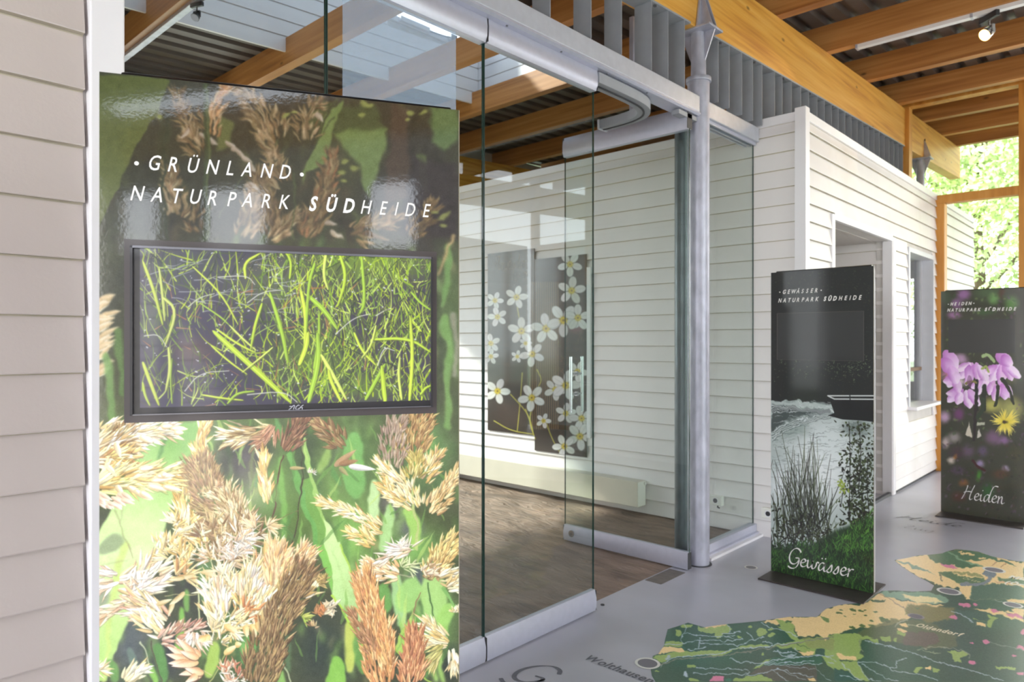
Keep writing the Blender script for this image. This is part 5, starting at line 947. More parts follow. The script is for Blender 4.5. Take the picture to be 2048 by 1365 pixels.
# ---- 6. floor map
def art_map():
    cv = Canvas(1285, 1085, 2060, 1370, 3.0, (52, 84, 64)); A = Zm(1300, 1165, .18555); B = Zm(1668, 1165, .18555); T = Zm(1728, 1000, .15625)
    G1, G2, LG, YL, RV, PK = (40, 108, 84), (50, 90, 70), (140, 166, 70), (226, 190, 118), (166, 180, 192), (206, 96, 138)
    r = random.Random(8)
    for x, y, rx, ry, c in ((1400, 1300, 140, 60, (30, 96, 70)), (1650, 1330, 160, 40, (58, 88, 60)), (1850, 1320, 200, 60, (52, 86, 66)), (1990, 1240, 90, 40, (60, 100, 80)), (1560, 1345, 110, 30, (74, 76, 62))): cv.blob(x, y, rx, ry, c, 0, .9, .9)
    P = lambda z, pts, c, s=.4, al=1: cv.poly(z(pts), c, al, s)
    # left sheet of the map
    P(A, [(190, 510), (410, 440), (560, 485), (830, 455), (1200, 420), (1580, 560), (1600, 640), (1300, 700), (950, 700), (700, 800), (400, 780), (350, 660), (160, 640)], (30, 82, 58))
    P(A, [(530, 480), (820, 460), (900, 500), (830, 560), (730, 610), (690, 560), (520, 530)], LG); P(A, [(590, 480), (830, 455), (800, 475), (610, 497)], YL); P(A, [(330, 470), (460, 460), (440, 490), (350, 505)], LG)
    for x, y, a, b in ((310, 550, 38, 36), (1200, 545, 58, 48), (1300, 510, 40, 14), (1310, 570, 46, 20), (1075, 492, 26, 16), (965, 598, 30, 10), (450, 915, 52, 22), (80, 975, 28, 10), (1215, 778, 16, 14)): cv.blob(*A.p(x, y), a*.1856, b*.1856, LG, 0, 1, .15)
    P(A, [(160, 640), (360, 640), (350, 700), (150, 690)], LG); P(A, [(60, 800), (320, 750), (860, 740), (1000, 690), (1250, 670), (1300, 690), (900, 740), (740, 810), (500, 790), (200, 830), (130, 880), (30, 820)], LG)
    P(A, [(150, 695), (330, 710), (380, 755), (230, 760), (80, 785)], YL); P(A, [(1380, 480), (1540, 500), (1600, 620), (1830, 600), (2040, 560), (2048, 980), (1900, 900), (1860, 800), (1700, 780), (1560, 720), (1380, 720), (1300, 690), (1560, 640)], LG); P(A, [(1640, 600), (1900, 600), (2048, 640), (2048, 740), (1700, 700)], (140, 148, 76), 1.5, .8)
    P(A, [(1210, 418), (1500, 378), (1800, 378), (1900, 290), (2048, 250), (2048, 580), (1930, 560), (1890, 630), (1800, 570), (1700, 590), (1590, 590), (1560, 470), (1440, 440), (1380, 470), (1260, 440)], YL); P(A, [(1360, 410), (1420, 415), (1560, 470), (1560, 560), (1460, 520), (1400, 460)], LG, .4); P(A, [(1470, 420), (1530, 430), (1520, 450), (1460, 440)], (70, 110, 60))
    P(A, [(1830, 360), (2000, 430), (1990, 450), (1890, 420)], (110, 134, 70)); P(A, [(1600, 760), (1780, 740), (1760, 790), (1640, 790)], YL); P(A, [(1790, 720), (1890, 730), (1890, 800), (1780, 790)], G2); P(A, [(1350, 720), (1580, 740), (1600, 800), (1440, 800), (1340, 760)], (36, 84, 64))
    P(A, [(1150, 880), (1300, 820), (1860, 800), (1860, 880), (1240, 900), (1100, 940)], (44, 96, 70)); P(A, [(1060, 990), (1250, 900), (1800, 905), (1810, 1078), (1300, 1078), (1240, 1000)], (88, 84, 70)); P(A, [(1100, 940), (1240, 840), (1300, 825), (1180, 930)], LG); P(A, [(900, 1040), (1200, 1010), (1360, 1078), (880, 1078)], LG); P(A, [(410, 1030), (500, 1050), (560, 1078), (430, 1078)], LG)
    P(A, [(680, 1020), (800, 1020), (790, 1078), (640, 1078)], PK); P(A, [(1700, 1035), (1780, 1050), (1790, 1078), (1720, 1078)], YL); P(A, [(1860, 800), (2048, 800), (2048, 960), (1900, 890)], LG)
    for pts, w_ in (([(380, 460), (405, 500), (350, 560), (340, 620), (370, 670)], 8), ([(150, 672), (350, 672), (500, 640), (640, 628), (850, 645), (1000, 610)], 7), ([(370, 550), (560, 575), (760, 595), (910, 605)], 6), ([(540, 600), (520, 710)], 8), ([(410, 735), (600, 708)], 8), ([(540, 660), (720, 685), (920, 670), (950, 700), (1110, 620), (1240, 595)], 8), ([(1040, 535), (1110, 620)], 9), ([(830, 460), (880, 520), (850, 555)], 7),
                    ([(780, 570), (980, 535)], 8), ([(800, 600), (920, 575)], 8), ([(1210, 645), (1310, 655), (1320, 685), (1240, 700)], 7), ([(1200, 430), (1260, 480), (1500, 545), (1590, 590)], 7), ([(120, 905), (220, 830), (400, 800), (700, 790), (760, 780), (830, 740), (950, 720), (1240, 705), (1330, 685), (1580, 660), (1820, 620)], 9), ([(860, 820), (920, 862), (1220, 875), (1760, 855)], 7),
                    ([(500, 932), (1100, 940), (1020, 1020)], 7), ([(470, 988), (1040, 998)], 7), ([(1150, 910), (1260, 850), (1560, 825), (1700, 800), (2048, 795)], 9), ([(1240, 890), (1500, 890), (1860, 885)], 7), ([(1330, 755), (1560, 765), (1590, 790), (1480, 830), (1370, 750)], 8), ([(1560, 710), (1600, 760)], 7), ([(1310, 940), (1500, 1078)], 6), ([(1400, 940), (1600, 1040), (1680, 1060)], 6), ([(1450, 910), (1560, 925), (1780, 940)], 5), ([(1780, 905), (1830, 980), (1960, 1078)], 5),
                    ([(1040, 1020), (1240, 990), (1310, 940), (1460, 950), (1760, 1030)], 7), ([(1900, 800), (2048, 870)], 6), ([(1920, 880), (2048, 880)], 7)):
        cv.line(A(pts), w_*.11, w_*.11, RV)
    cv.line(A([(110, 900), (350, 820), (640, 825), (1000, 760), (1260, 720), (1700, 640), (1820, 620), (2048, 580)]), 1.1, 1, (120, 122, 104)); cv.line(A([(1580, 670), (1720, 720)]), .9, .8, (90, 120, 60)); cv.blob(*A.p(385, 1000), 4, 5, RV, 0, 1, .3); cv.blob(*A.p(190, 820), 7, 5, RV, -30, .9, .4); cv.blob(*A.p(840, 1055), 7, 4, G1, 0, 1, .2); cv.blob(*A.p(1510, 800), 13, 4, RV, 0, .8, .4)
    # middle part
    P(B, [(-60, 330), (0, 260), (130, 240), (280, 255), (400, 190), (500, 110), (700, 200), (1000, 240), (1200, 250), (960, 330), (800, 400), (600, 470), (300, 490), (0, 560), (-60, 560)], YL); P(B, [(500, 105), (1000, 110), (1200, 160), (1250, 200), (1200, 230), (1000, 240), (720, 190), (560, 160)], (110, 150, 120), 1)
    P(B, [(730, 130), (860, 150), (1100, 170), (1180, 220), (900, 230), (760, 170)], (226, 206, 140), 1.2); P(B, [(400, 190), (550, 200), (540, 220), (430, 220)], (70, 100, 60)); P(B, [(800, 240), (1300, 280), (1300, 400), (1000, 440), (900, 380), (760, 340)], (120, 116, 60), 2.5)
    for x, y, a in ((330, 300, 26), (200, 305, 46), (290, 310, 30), (340, 365, 26), (440, 330, 26), (215, 350, 16), (50, 340, 40), (120, 365, 14), (560, 420, 60), (520, 400, 30), (400, 470, 36), (310, 475, 40), (200, 500, 36), (900, 285, 30), (400, 420, 20), (80, 300, 24)): cv.blob(*B.p(x, y), a*.19, a*.07, (74, 104, 56), 12, .9, .3)
    P(B, [(380, 480), (640, 400), (1000, 420), (1300, 560), (1340, 700), (1000, 720), (760, 660), (300, 620), (240, 560)], (96, 104, 62), 2, .8); P(B, [(0, 560), (240, 560), (420, 600), (300, 640), (270, 760), (330, 820), (240, 860), (0, 820)], LG, 1); P(B, [(760, 540), (1080, 550), (1160, 640), (1000, 700), (740, 680)], (96, 84, 72), 2)
    P(B, [(20, 790), (60, 770), (240, 810), (245, 850), (80, 830)], YL); P(B, [(0, 850), (240, 860), (400, 1078), (290, 1078), (150, 960), (0, 900)], LG); P(B, [(280, 680), (340, 640), (640, 700), (1100, 840), (1160, 1078), (480, 1078), (260, 880), (330, 800)], (48, 88, 68), 1); P(B, [(0, 920), (150, 970), (290, 1078), (0, 1078)], (34, 84, 70), .8)
    for pts, c in (([(670, 500), (790, 520), (800, 545), (690, 540)], YL), ([(670, 540), (790, 550), (760, 590), (690, 580)], LG), ([(500, 590), (600, 580), (610, 630), (530, 640)], LG), ([(700, 450), (780, 445), (810, 480), (720, 480)], YL), ([(1210, 750), (1400, 750), (1440, 780), (1360, 820), (1380, 870), (1290, 860), (1270, 800)], LG), ([(1540, 430), (1640, 450), (1640, 495), (1540, 470)], YL), ([(1650, 350), (1760, 390), (1700, 480), (1650, 470)], LG),
                   ([(1490, 380), (1650, 410), (1640, 430), (1500, 400)], LG), ([(880, 920), (960, 930), (900, 990), (860, 960)], LG), ([(1050, 920), (1150, 940), (1130, 975), (1060, 960)], LG), ([(980, 920), (1030, 920), (1035, 960), (990, 940)], YL), ([(650, 620), (690, 610), (680, 660), (650, 650)], LG), ([(360, 600), (470, 630), (480, 670), (390, 640)], LG), ([(1740, 910), (1960, 930), (1960, 960), (1780, 940)], LG)): P(B, pts, c, .5)
    P(B, [(1500, 290), (1700, 290), (2048, 400), (2048, 440), (1840, 380), (1600, 320)], YL, 1); P(B, [(1270, 300), (1600, 330), (1700, 400), (1640, 430), (1400, 360)], (56, 92, 76), 1); P(B, [(1380, 60), (1480, 90), (1470, 120), (1340, 90)], YL, 1); P(B, [(1880, 160), (2048, 130), (2048, 240), (1820, 210)], YL, 1.2); P(B, [(1900, 280), (2048, 300), (2048, 380), (1840, 330)], YL, 1.2)
    P(B, [(1440, 110), (1800, 120), (1940, 320), (1700, 290), (1500, 270), (1450, 200)], (60, 100, 80), 1)
    for x, y, a, b in ((1410, 250, 76, 24), (1525, 240, 28, 22), (1740, 310, 60, 18), (1950, 370, 110, 20), (1295, 382, 58, 20), (1640, 642, 46, 26), (1480, 664, 26, 10), (1485, 870, 50, 30), (1945, 797, 34, 18), (2020, 715, 60, 26), (2040, 540, 30, 40), (2010, 990, 40, 18)): cv.blob(*B.p(x, y), a*.1856, b*.1856, PK, 10, .95, .3)
    for pts, c in (([(340, 640), (600, 700), (900, 780), (1100, 860), (1500, 960), (1830, 1078)], RV), ([(255, 870), (440, 870), (590, 920), (640, 980), (820, 980), (1000, 1010), (1150, 1078)], RV), ([(680, 930), (670, 860), (720, 830), (800, 825)], RV), ([(600, 930), (680, 925)], RV), ([(60, 1000), (240, 1060), (330, 1050)], RV), ([(250, 870), (330, 1000), (400, 1060), (500, 1078)], RV), ([(300, 890), (480, 990), (560, 1050), (700, 1078)], RV), ([(80, 870), (200, 1000), (300, 1078)], RV),
                   ([(940, 720), (1060, 700), (1200, 705), (1400, 745), (1460, 790), (1460, 820)], (140, 146, 120)), ([(900, 730), (1140, 775)], (140, 156, 120)), ([(640, 490), (700, 430), (800, 410)], (176, 170, 140)), ([(470, 110), (640, 210), (820, 330)], (150, 120, 80)), ([(1270, 320), (1400, 360), (1500, 440)], RV), ([(1470, 100), (1640, 160), (1820, 220)], (130, 150, 140)), ([(800, 460), (960, 490), (1020, 530)], (160, 160, 120)), ([(1680, 640), (1900, 700), (2048, 740)], (110, 130, 110)), ([(300, 620), (260, 700), (300, 760)], (130, 140, 110))):
        cv.line(B(pts), .9, .8, c, .9)
    # far lobe
    P(T, [(390, 775), (700, 715), (940, 700), (1070, 665), (1180, 635), (1470, 670), (1840, 770), (2048, 800), (2048, 1280), (1300, 1280), (1200, 1150), (940, 1090), (700, 990), (480, 860)], YL, .6)
    P(T, [(820, 710), (1070, 668), (1180, 638), (1470, 672), (1840, 790), (1960, 870), (1780, 800), (1600, 770), (1460, 790), (1270, 770), (1500, 850), (1270, 880), (1100, 840), (900, 800), (840, 760)], (72, 112, 78), .6); P(T, [(1190, 665), (1240, 668), (1420, 700), (1400, 722), (1240, 690)], YL, .4); P(T, [(1470, 740), (1560, 750), (1540, 770), (1490, 765)], YL, .4)
    P(T, [(390, 775), (440, 790), (660, 850), (890, 950), (840, 940), (620, 870), (500, 830)], (110, 140, 112), .6); P(T, [(960, 930), (1140, 920), (1200, 980), (1540, 1010), (1600, 1080), (1300, 1100), (1180, 1050), (1000, 960)], (84, 116, 76), .8); P(T, [(1140, 920), (1500, 950), (1540, 1000), (1200, 960)], (150, 150, 90), .8)
    P(T, [(970, 815), (1060, 825), (1190, 875), (1060, 880)], PK, .4); P(T, [(1380, 1100), (1700, 1080), (2048, 1120), (2048, 1280), (1340, 1280)], (70, 104, 84), 1.2); P(T, [(1700, 1000), (2048, 1030), (2048, 1090), (1720, 1050)], (90, 122, 86), 1); P(T, [(1660, 1050), (1900, 1060), (1880, 1085), (1700, 1070)], (206, 160, 110), .6)
    for pts, w_, c in (([(1090, 670), (1160, 730), (1300, 800), (1520, 850)], 1.4, (120, 156, 120)), ([(1550, 940), (1640, 1000), (1560, 1070), (1400, 1090), (1240, 1090)], 3.2, (120, 128, 136)), ([(1570, 930), (1650, 960)], 5, (110, 122, 130)), ([(990, 960), (980, 1010), (1010, 1050)], 1, (110, 110, 80)), ([(1640, 850), (1700, 800)], .8, (170, 120, 70)), ([(1750, 870), (1830, 820)], .8, (170, 120, 70))): cv.line(T(pts), w_, w_, c)
    cv.warp([(1.3, 9), (.7, 3)], 8); cv.noise(5, 3, 3); cv.noise(4, 1, 12)
    return cv
# ------------------------------------------------------------------ prints as materials
def img_mat(name, im, rough=.45, coat=1.0, crough=.06, emit=0, peel=.006, sat=1.0, val=1.0, cior=1.5):
    m = bpy.data.materials.new(name); m.use_nodes = True; n = m.node_tree; b = n.nodes['Principled BSDF']
    t = n.nodes.new('ShaderNodeTexImage'); t.image = im; t.interpolation = 'Cubic'; t.extension = 'EXTEND'
    uv = n.nodes.new('ShaderNodeUVMap'); n.links.new(uv.outputs[0], t.inputs[0])
    b.inputs['Roughness'].default_value = rough; b.inputs['Coat Weight'].default_value = coat; b.inputs['Coat Roughness'].default_value = crough; b.inputs['Coat IOR'].default_value = cior; b.inputs['Specular IOR Level'].default_value = .3
    h = n.nodes.new('ShaderNodeHueSaturation'); h.inputs['Saturation'].default_value = sat; h.inputs['Value'].default_value = val
    n.links.new(t.outputs[0], h.inputs['Color']); src = h.outputs[0]
    if emit:
        b.inputs['Base Color'].default_value = (.01, .01, .012, 1); n.links.new(src, b.inputs['Emission Color']); b.inputs['Emission Strength'].default_value = emit
    else: n.links.new(src, b.inputs['Base Color'])
    if peel:
        nb = n.nodes.new('ShaderNodeTexNoise'); nb.inputs['Scale'].default_value = 120; nb.inputs['Detail'].default_value = 2
        tc_ = n.nodes.new('ShaderNodeTexCoord'); n.links.new(tc_.outputs['Object'], nb.inputs['Vector'])
        bp = n.nodes.new('ShaderNodeBump'); bp.inputs['Strength'].default_value = peel; bp.inputs['Distance'].default_value = .01
        n.links.new(nb.outputs['Fac'], bp.inputs['Height']); n.links.new(bp.outputs[0], b.inputs['Coat Normal'])
    return m
def uv_xz(o, x0, x1, z0, z1, ax=(0, 2)):
    me = o.data; uv = me.uv_layers.new(name='UVMap')
    for l in me.loops:
        c = me.vertices[l.vertex_index].co; uv.data[l.index].uv = ((c[ax[0]]-x0)/(x1-x0), (c[ax[1]]-z0)/(z1-z0))
class Plane:
    """a standing sheet: local x along its width, z up; converts frame pixels to local (u, z)"""
    def __init__(s, x, y, rz): s.o = (x, y); s.rz = rz; s.u = (math.cos(rz), math.sin(rz))
    def loc(s, px, py):
        r = (px-CXP)/F; dx, dy = RX*r+DX, RY*r+DY; (ux, uy), (ox, oy) = s.u, s.o
        det = dx*(-uy)+ux*dy; d = (ox*(-uy)+ux*oy)/det; u = (dx*oy-dy*ox)/det; u = ((dx*d-ox)*ux+(dy*d-oy)*uy)
        return u, EYE+(HZ-py)/F*d
    def tex(s, cv, u0, u1, z0, z1, res):
        n, m = int((u1-u0)*res), int((z1-z0)*res); U, Zz = np.meshgrid(u0+(np.arange(n)+.5)/res, z0+(np.arange(m)+.5)/res)
        X = s.o[0]+U*s.u[0]; Y = s.o[1]+U*s.u[1]; L = RX*X+RY*Y; D = DX*X+DY*Y
        return cv.sample(CXP+F*L/D, HZ-F*(Zz-EYE)/D)
# ------------------------------------------------------------------ lettering
M_letter = mat('letter_white', (240, 236, 232), .5)
M_floorgrey = mat('floor_letter_grey', (104, 104, 112), .5)
def text_polys(s, bold=0.0, res=3):
    c = bpy.data.curves.new('t', 'FONT'); c.body = s; c.size = 1; c.resolution_u = res; c.offset = bold; c.align_x = 'LEFT'
    o = bpy.data.objects.new('t', c); C.objects.link(o); dg = bpy.context.evaluated_depsgraph_get(); me = bpy.data.meshes.new_from_object(o.evaluated_get(dg))
    vs_ = [(v.co.x, v.co.y) for v in me.vertices]; fs = [list(p.vertices) for p in me.polygons]
    bpy.data.objects.remove(o); bpy.data.curves.remove(c); bpy.data.meshes.remove(me); return vs_, fs
GLY = {}
def glyph(ch, bold):
    if (ch, bold) not in GLY: GLY[(ch, bold)] = text_polys(ch, bold)
    return GLY[(ch, bold)]
CAP = .727
def lay_letters(name, items, to3, m, parent, shear=.2, **k):
    """items: (char, centre u, baseline v, cap height, x squeeze, bold); to3 maps (u, v) on the surface to a local point"""
    for ch, u, v, h, xs, bold in items:
        V, Fs = [], []
        if ch == '.': V = [to3(u+math.cos(a)*h*.15, v+h*.45+math.sin(a)*h*.15) for a in [k_*math.pi/8 for k_ in range(16)]]; Fs = [list(range(16))]
        else:
            vs_, fs = glyph(ch, bold); xm = (min(p[0] for p in vs_)+max(p[0] for p in vs_))/2; s = h/CAP
            V = [to3(u+((x-xm)*xs+(y-CAP/2)*shear)*s, v+y*s) for x, y in vs_]; Fs = fs
        me = bpy.data.meshes.new('letter'); me.from_pydata(V, [], Fs); me.materials.append(m); link('letter' if ch != '.' else 'dot', me, parent, **k)
def word(s, u0, u1, v, h, bold=0.0, v1=None, shear=0.0):
    """a word as one run of glyphs fitted between u0 and u1"""
    x = 0; pos = []
    for ch in s:
        if ch == ' ': x += .3; continue
        vs_, _ = glyph(ch, bold); a, b = min(p[0] for p in vs_), max(p[0] for p in vs_); pos.append((ch, x+(b-a)/2)); x += (b-a)+.09
    k = (u1-u0)/(x-.09); s_ = h/CAP
    return [(ch, u0+c*k, v if v1 is None else v+(v1-v)*(c*k)/(u1-u0), h, k/s_, bold) for ch, c in pos]
STK = {
 'G': (.66, [[(.66,.74),(.56,.9),(.34,.93),(.12,.7),(.04,.38),(.14,.1),(.34,.04),(.52,.16),(.62,.4)], [(.40,.40),(.62,.44),(.60,.12),(.46,-.14),(.22,-.2),(.04,-.1)]]),
 'e': (.36, [[(.05,.2),(.28,.27),(.31,.4),(.18,.46),(.05,.28),(.06,.08),(.2,.0),(.4,.14)]]),
 'w': (.62, [[(.0,.36),(.08,.45),(.05,.12),(.14,.0),(.28,.16),(.34,.44)], [(.33,.42),(.29,.1),(.38,.0),(.52,.16),(.54,.44),(.66,.38)]]),
 'a': (.46, [[(.34,.4),(.2,.46),(.05,.28),(.05,.06),(.14,.0),(.3,.18),(.37,.44)], [(.37,.44),(.31,.1),(.38,.0),(.5,.1)]]),
 's': (.34, [[(.0,.06),(.14,.24),(.24,.47),(.27,.28),(.26,.1),(.14,-.01),(.03,.06)]]),
 'r': (.34, [[(.02,.36),(.11,.46),(.07,.0)], [(.08,.18),(.18,.42),(.33,.42)]]),
 'H': (.80, [[(.04,.0),(.2,.36),(.34,.86),(.26,.8)], [(.76,.9),(.6,.5),(.52,.1),(.60,.0),(.74,.1)], [(.1,.4),(.34,.5),(.64,.48)]]),
 'i': (.25, [[(.02,.3),(.1,.45),(.06,.1),(.13,.0),(.27,.1)], [(.14,.62),(.16,.66)]]),
 'd': (.50, [[(.34,.4),(.2,.46),(.05,.28),(.05,.06),(.14,.0),(.3,.18),(.48,.86),(.62,1.0),(.82,.96)], [(.42,.6),(.33,.1),(.4,.0),(.54,.1)]]),
 'n': (.46, [[(.02,.36),(.1,.46),(.06,.0)], [(.07,.18),(.2,.43),(.3,.4),(.27,.08),(.35,.0),(.48,.1)]]),
 'F': (.50, [[(.12,.0),(.2,.4),(.3,.85)], [(.08,.78),(.3,.9),(.62,.86)], [(.1,.42),(.45,.46)]]), 'l': (.22, [[(.04,.3),(.2,.7),(.2,.92),(.12,.85),(.06,.1),(.14,.0),(.24,.1)]]),
 'o': (.38, [[(.2,.46),(.05,.3),(.06,.05),(.2,.0),(.32,.18),(.28,.42),(.2,.46),(.4,.4)]]), 't': (.24, [[(.16,.7),(.06,.1),(.14,.0),(.26,.08)], [(.0,.46),(.26,.48)]]), 'c': (.34, [[(.3,.4),(.2,.46),(.05,.28),(.06,.05),(.18,.0),(.34,.1)]]),
 'h': (.44, [[(.04,.3),(.2,.75),(.18,.92),(.1,.7),(.06,.0)], [(.07,.2),(.2,.44),(.3,.38),(.26,.08),(.34,.0),(.46,.1)]]), 'T': (.5, [[(.0,.82),(.3,.9),(.62,.86)], [(.34,.88),(.26,.4),(.2,.0)]]),
 'y': (.42, [[(.02,.36),(.09,.45),(.08,.12),(.18,.0),(.3,.16),(.35,.44)], [(.35,.44),(.26,-.2),(.1,-.34),(.0,-.24)]]), 'p': (.42, [[(.1,.46),(.02,-.3)], [(.07,.1),(.2,.46),(.33,.34),(.3,.06),(.14,.0)]]), 'Z': (.5, [[(.08,.84),(.5,.86),(.06,.02),(.5,.04)]]), 'u': (.46, [[(.03,.38),(.09,.45),(.06,.1),(.16,.0),(.3,.16),(.36,.45),(.31,.1),(.38,.0),(.48,.1)]]), 'g': (.44, [[(.34,.4),(.2,.46),(.05,.28),(.05,.06),(.14,.0),(.3,.18),(.37,.44),(.26,-.26),(.08,-.32)]])}
def script(name, text, u0, u1, v, h, to3, m, parent, wmul=1.0, slant=.25):
    x = 0; runs = []
    for ch in text:
        if ch == ' ': x += .3; continue
        base = {'ä': 'a', 'ö': 'o'}.get(ch, ch); adv, st_ = STK[base]
        for s in st_: runs.append([(x+a, b) for a, b in s])
        if ch != base: runs.append([(x+.16, .62), (x+.18, .68)]); runs.append([(x+.34, .64), (x+.36, .70)])
        x += adv
    k = (u1-u0)/x; V, Fs = [], []; nib = math.radians(38)
    for s in runs:
        p = [Vector(q) for q in s]
        for _ in range(3 if len(p) > 2 else 0):
            q = [p[0]]
            for a, b in zip(p, p[1:]): q += [a*.75+b*.25, a*.25+b*.75]
            p = q+[p[-1]]
        n0 = len(V)
        for i, q in enumerate(p):
            t = p[min(i+1, len(p)-1)]-p[max(i-1, 0)]; ang = math.atan2(t.y, t.x)
            w_ = (.012+.036*abs(math.sin(ang-nib)))*wmul*(.6+.4*min(1, i/3, (len(p)-1-i)/3)) if len(p) > 3 else .03*wmul
            nrm = Vector((-math.sin(ang), math.cos(ang)))*w_
            for sgn in (-1, 1):
                c = q+nrm*sgn; V.append(to3(u0+(c.x+slant*c.y*h/k*.5)*k, v+c.y*h))
        for i in range(len(p)-1): a = n0+2*i; Fs.append([a, a+2, a+3, a+1])
    me = bpy.data.meshes.new(name); me.from_pydata(V, [], Fs); me.materials.append(m); return link(name, me, parent)

# ------------------------------------------------------------------ display panels
M_white = mat('panel_white', (226, 226, 232), .35); M_black = mat('screen_black', (20, 20, 22), .3, coat=.6, crough=.08); M_base = mat('base_plate_steel', (74, 66, 64), .42, .4, var=.15, scale=12, bump=.03)
M_bezel = mat('bezel_black', (34, 33, 38), .28, coat=.5); M_surround = mat('surround_brown', (66, 58, 58), .4, coat=.6, crough=.1)
def panel(x, y, rz, W_, H_, cv, label, res, name='display_panel', sat=1.0, val=1.0, cior=1.45):
    P = Plane(x, y, rz); e = empty(name, (x, y, 0), rz, label=label, cat='display panel')
    im = make_image(label[:20], P.tex(cv, 0, W_, 0, H_, res))
    fr_ = box('front_sheet', img_mat(name+'_print', im, sat=sat, val=val, cior=cior), 0, W_, 0, .004, .012, H_, e); uv_xz(fr_, 0, W_, 0, H_)
    box('sheet_edge', M_edgel, W_, W_+.0015, 0, .004, .012, H_, e)
    # back sheet, slightly bowed, white, open at the side
    prof = [(.030, .012), (.034, .5), (.036, 1.0), (.034, 1.6), (.026, H_-.06), (.018, H_-.012)]
    bm = bmesh.new(); full = prof+[(a+.005, b) for a, b in reversed(prof)]
    prism(bm, full, lambda a, b: (.004, a, b), lambda a, b: (W_-.002, a, b)); mk('back_sheet', bm, M_white, e)
    bm = bx(bmesh.new(), .03, W_-.012, .006, .030, H_-.2, H_+.008); mk('top_housing', bm, M_black, e, bevel=.006)
    bm = bx(bmesh.new(), .03, W_-.03, .008, .026, .02, H_-.25); mk('core_frame', bm, M_dark, e)
    bm = bx(bmesh.new(), -.004, W_+.002, -.20, .245, .0005, .009); mk('base_plate', bm, M_base, e, bevel=.0015)
    return P, e
# 1 big grass panel
gcv = art_grass()
GA = math.atan2(.557, .303)
P1, E1 = panel(-1.338, .394, GA, .634, 2.005, gcv, 'large grass photo display panel with a built-in lit screen, nearest the viewer', 1500, sat=.92, cior=1.7)
def rect_on(P, px, py): return P.loc(px, py)
M_chrome = mat('bezel_edge', (120, 120, 126), .2, .8)
def avg(a, b): return (a+b)/2
ul, ur, ll, lr = P1.loc(249.6, 477.6), P1.loc(874, 505), P1.loc(247.7, 842.7), P1.loc(872, 830)
box('screen_surround', M_surround, avg(ul[0], ll[0]), avg(ur[0], lr[0]), -.0015, .001, avg(ll[1], lr[1]), avg(ul[1], ur[1]), E1)
bl_, br_, bu_, bd_ = avg(P1.loc(262.4, 489)[0], P1.loc(262, 828)[0]), avg(P1.loc(864, 518.6)[0], P1.loc(862, 816)[0]), avg(P1.loc(262.4, 489)[1], P1.loc(864, 518.6)[1]), avg(P1.loc(262, 828)[1], P1.loc(862, 816)[1])
sl_, sr_, su_, sd_ = avg(P1.loc(286, 495)[0], P1.loc(286, 811)[0])-.004, P1.loc(860.5, 660)[0], avg(P1.loc(286, 496)[1], P1.loc(861, 517)[1]), avg(P1.loc(286, 811.6)[1], P1.loc(861, 804)[1])
mon = box('monitor', M_bezel, bl_, br_, -.0035, -.001, bd_, bu_, E1)
for a in ((bl_, bl_+.004, bd_, bu_), (br_-.003, br_, bd_, bu_), (bl_, br_, bu_-.004, bu_), (bl_, br_, bd_, bd_+.0022)):
    box('bezel_rim', M_chrome if a[3]-a[2] < .01 else M_bezel, a[0], a[1], -.011, -.0035, a[2], a[3], mon)
scv = art_screen(); im = make_image('screen', P1.tex(scv, sl_, sr_, sd_, su_, 2100))
scr = box('screen', img_mat('screen_picture', im, .3, .8, .03, emit=1.0, peel=0), sl_, sr_, -.005, -.0035, sd_, su_, mon); uv_xz(scr, sl_, sr_, sd_, su_)
# maker's mark on the lower bezel
V, Fs = [], []
for st_ in ([(0, 0), (.35, .35), (.8, 1.0), (.95, .9), (.75, .0)], [(.15, .75), (.5, .75)], [(1.7, .9), (1.5, 1.0), (1.15, .6), (1.1, .15), (1.3, .0), (1.6, .1), (1.9, .6), (2.3, 1.0)], [(1.45, .15), (1.9, .4), (2.15, .45), (2.1, .0)]):
    for a, b in zip(st_, st_[1:]):
        u0, z0 = P1.loc(577, 821); s = .0085; d = Vector((b[0]-a[0], b[1]-a[1])).normalized()*.0007; n0 = len(V)
        for (q, sg) in ((a, 1), (a, -1), (b, -1), (b, 1)): V.append((u0+q[0]*s*1.35-d.y*sg, -.0042, z0+.001+q[1]*s+d.x*sg))
        Fs.append([n0, n0+1, n0+2, n0+3])
me = bpy.data.meshes.new('maker_mark'); me.from_pydata(V, [], Fs); me.materials.append(mat('mark_silver', (190, 190, 200), .3)); link('maker_mark', me, mon)
# wording
zu = lambda x, y: (180+x*.3662, 140+y*.3662)
def at_px(P, px, py): return P.loc(px, py)
h1 = .0275; it = []
for ch, x, y in zip('.GRÜNLAND.', (255, 355, 460, 565, 672, 772, 862, 968, 1070, 1157), (545, 548, 557, 562, 570, 576, 583, 590, 596, 604)):
    u, z = P1.loc(*zu(x, y)); it.append((ch, u, z, h1*.88 if ch == '.' else h1, .72, 0.004))
for ch, x, y in zip('NATURPARKSÜDHEIDE', (262, 372, 475, 578, 675, 778, 865, 968, 1066, 1222, 1320, 1418, 1510, 1605, 1675, 1752, 1840), (715, 722, 729, 732, 740, 746, 750, 755, 760, 769, 774, 780, 787, 792, 796, 800, 805)):
    u, z = P1.loc(*zu(x, y)); it.append((ch, u, z, h1, .72, .03 if ch in 'SÜD' and 1200 < x < 1450 else .004))
lay_letters('lettering', it, lambda u, v: (u, -.0008, v), M_letter, E1, shear=.22)

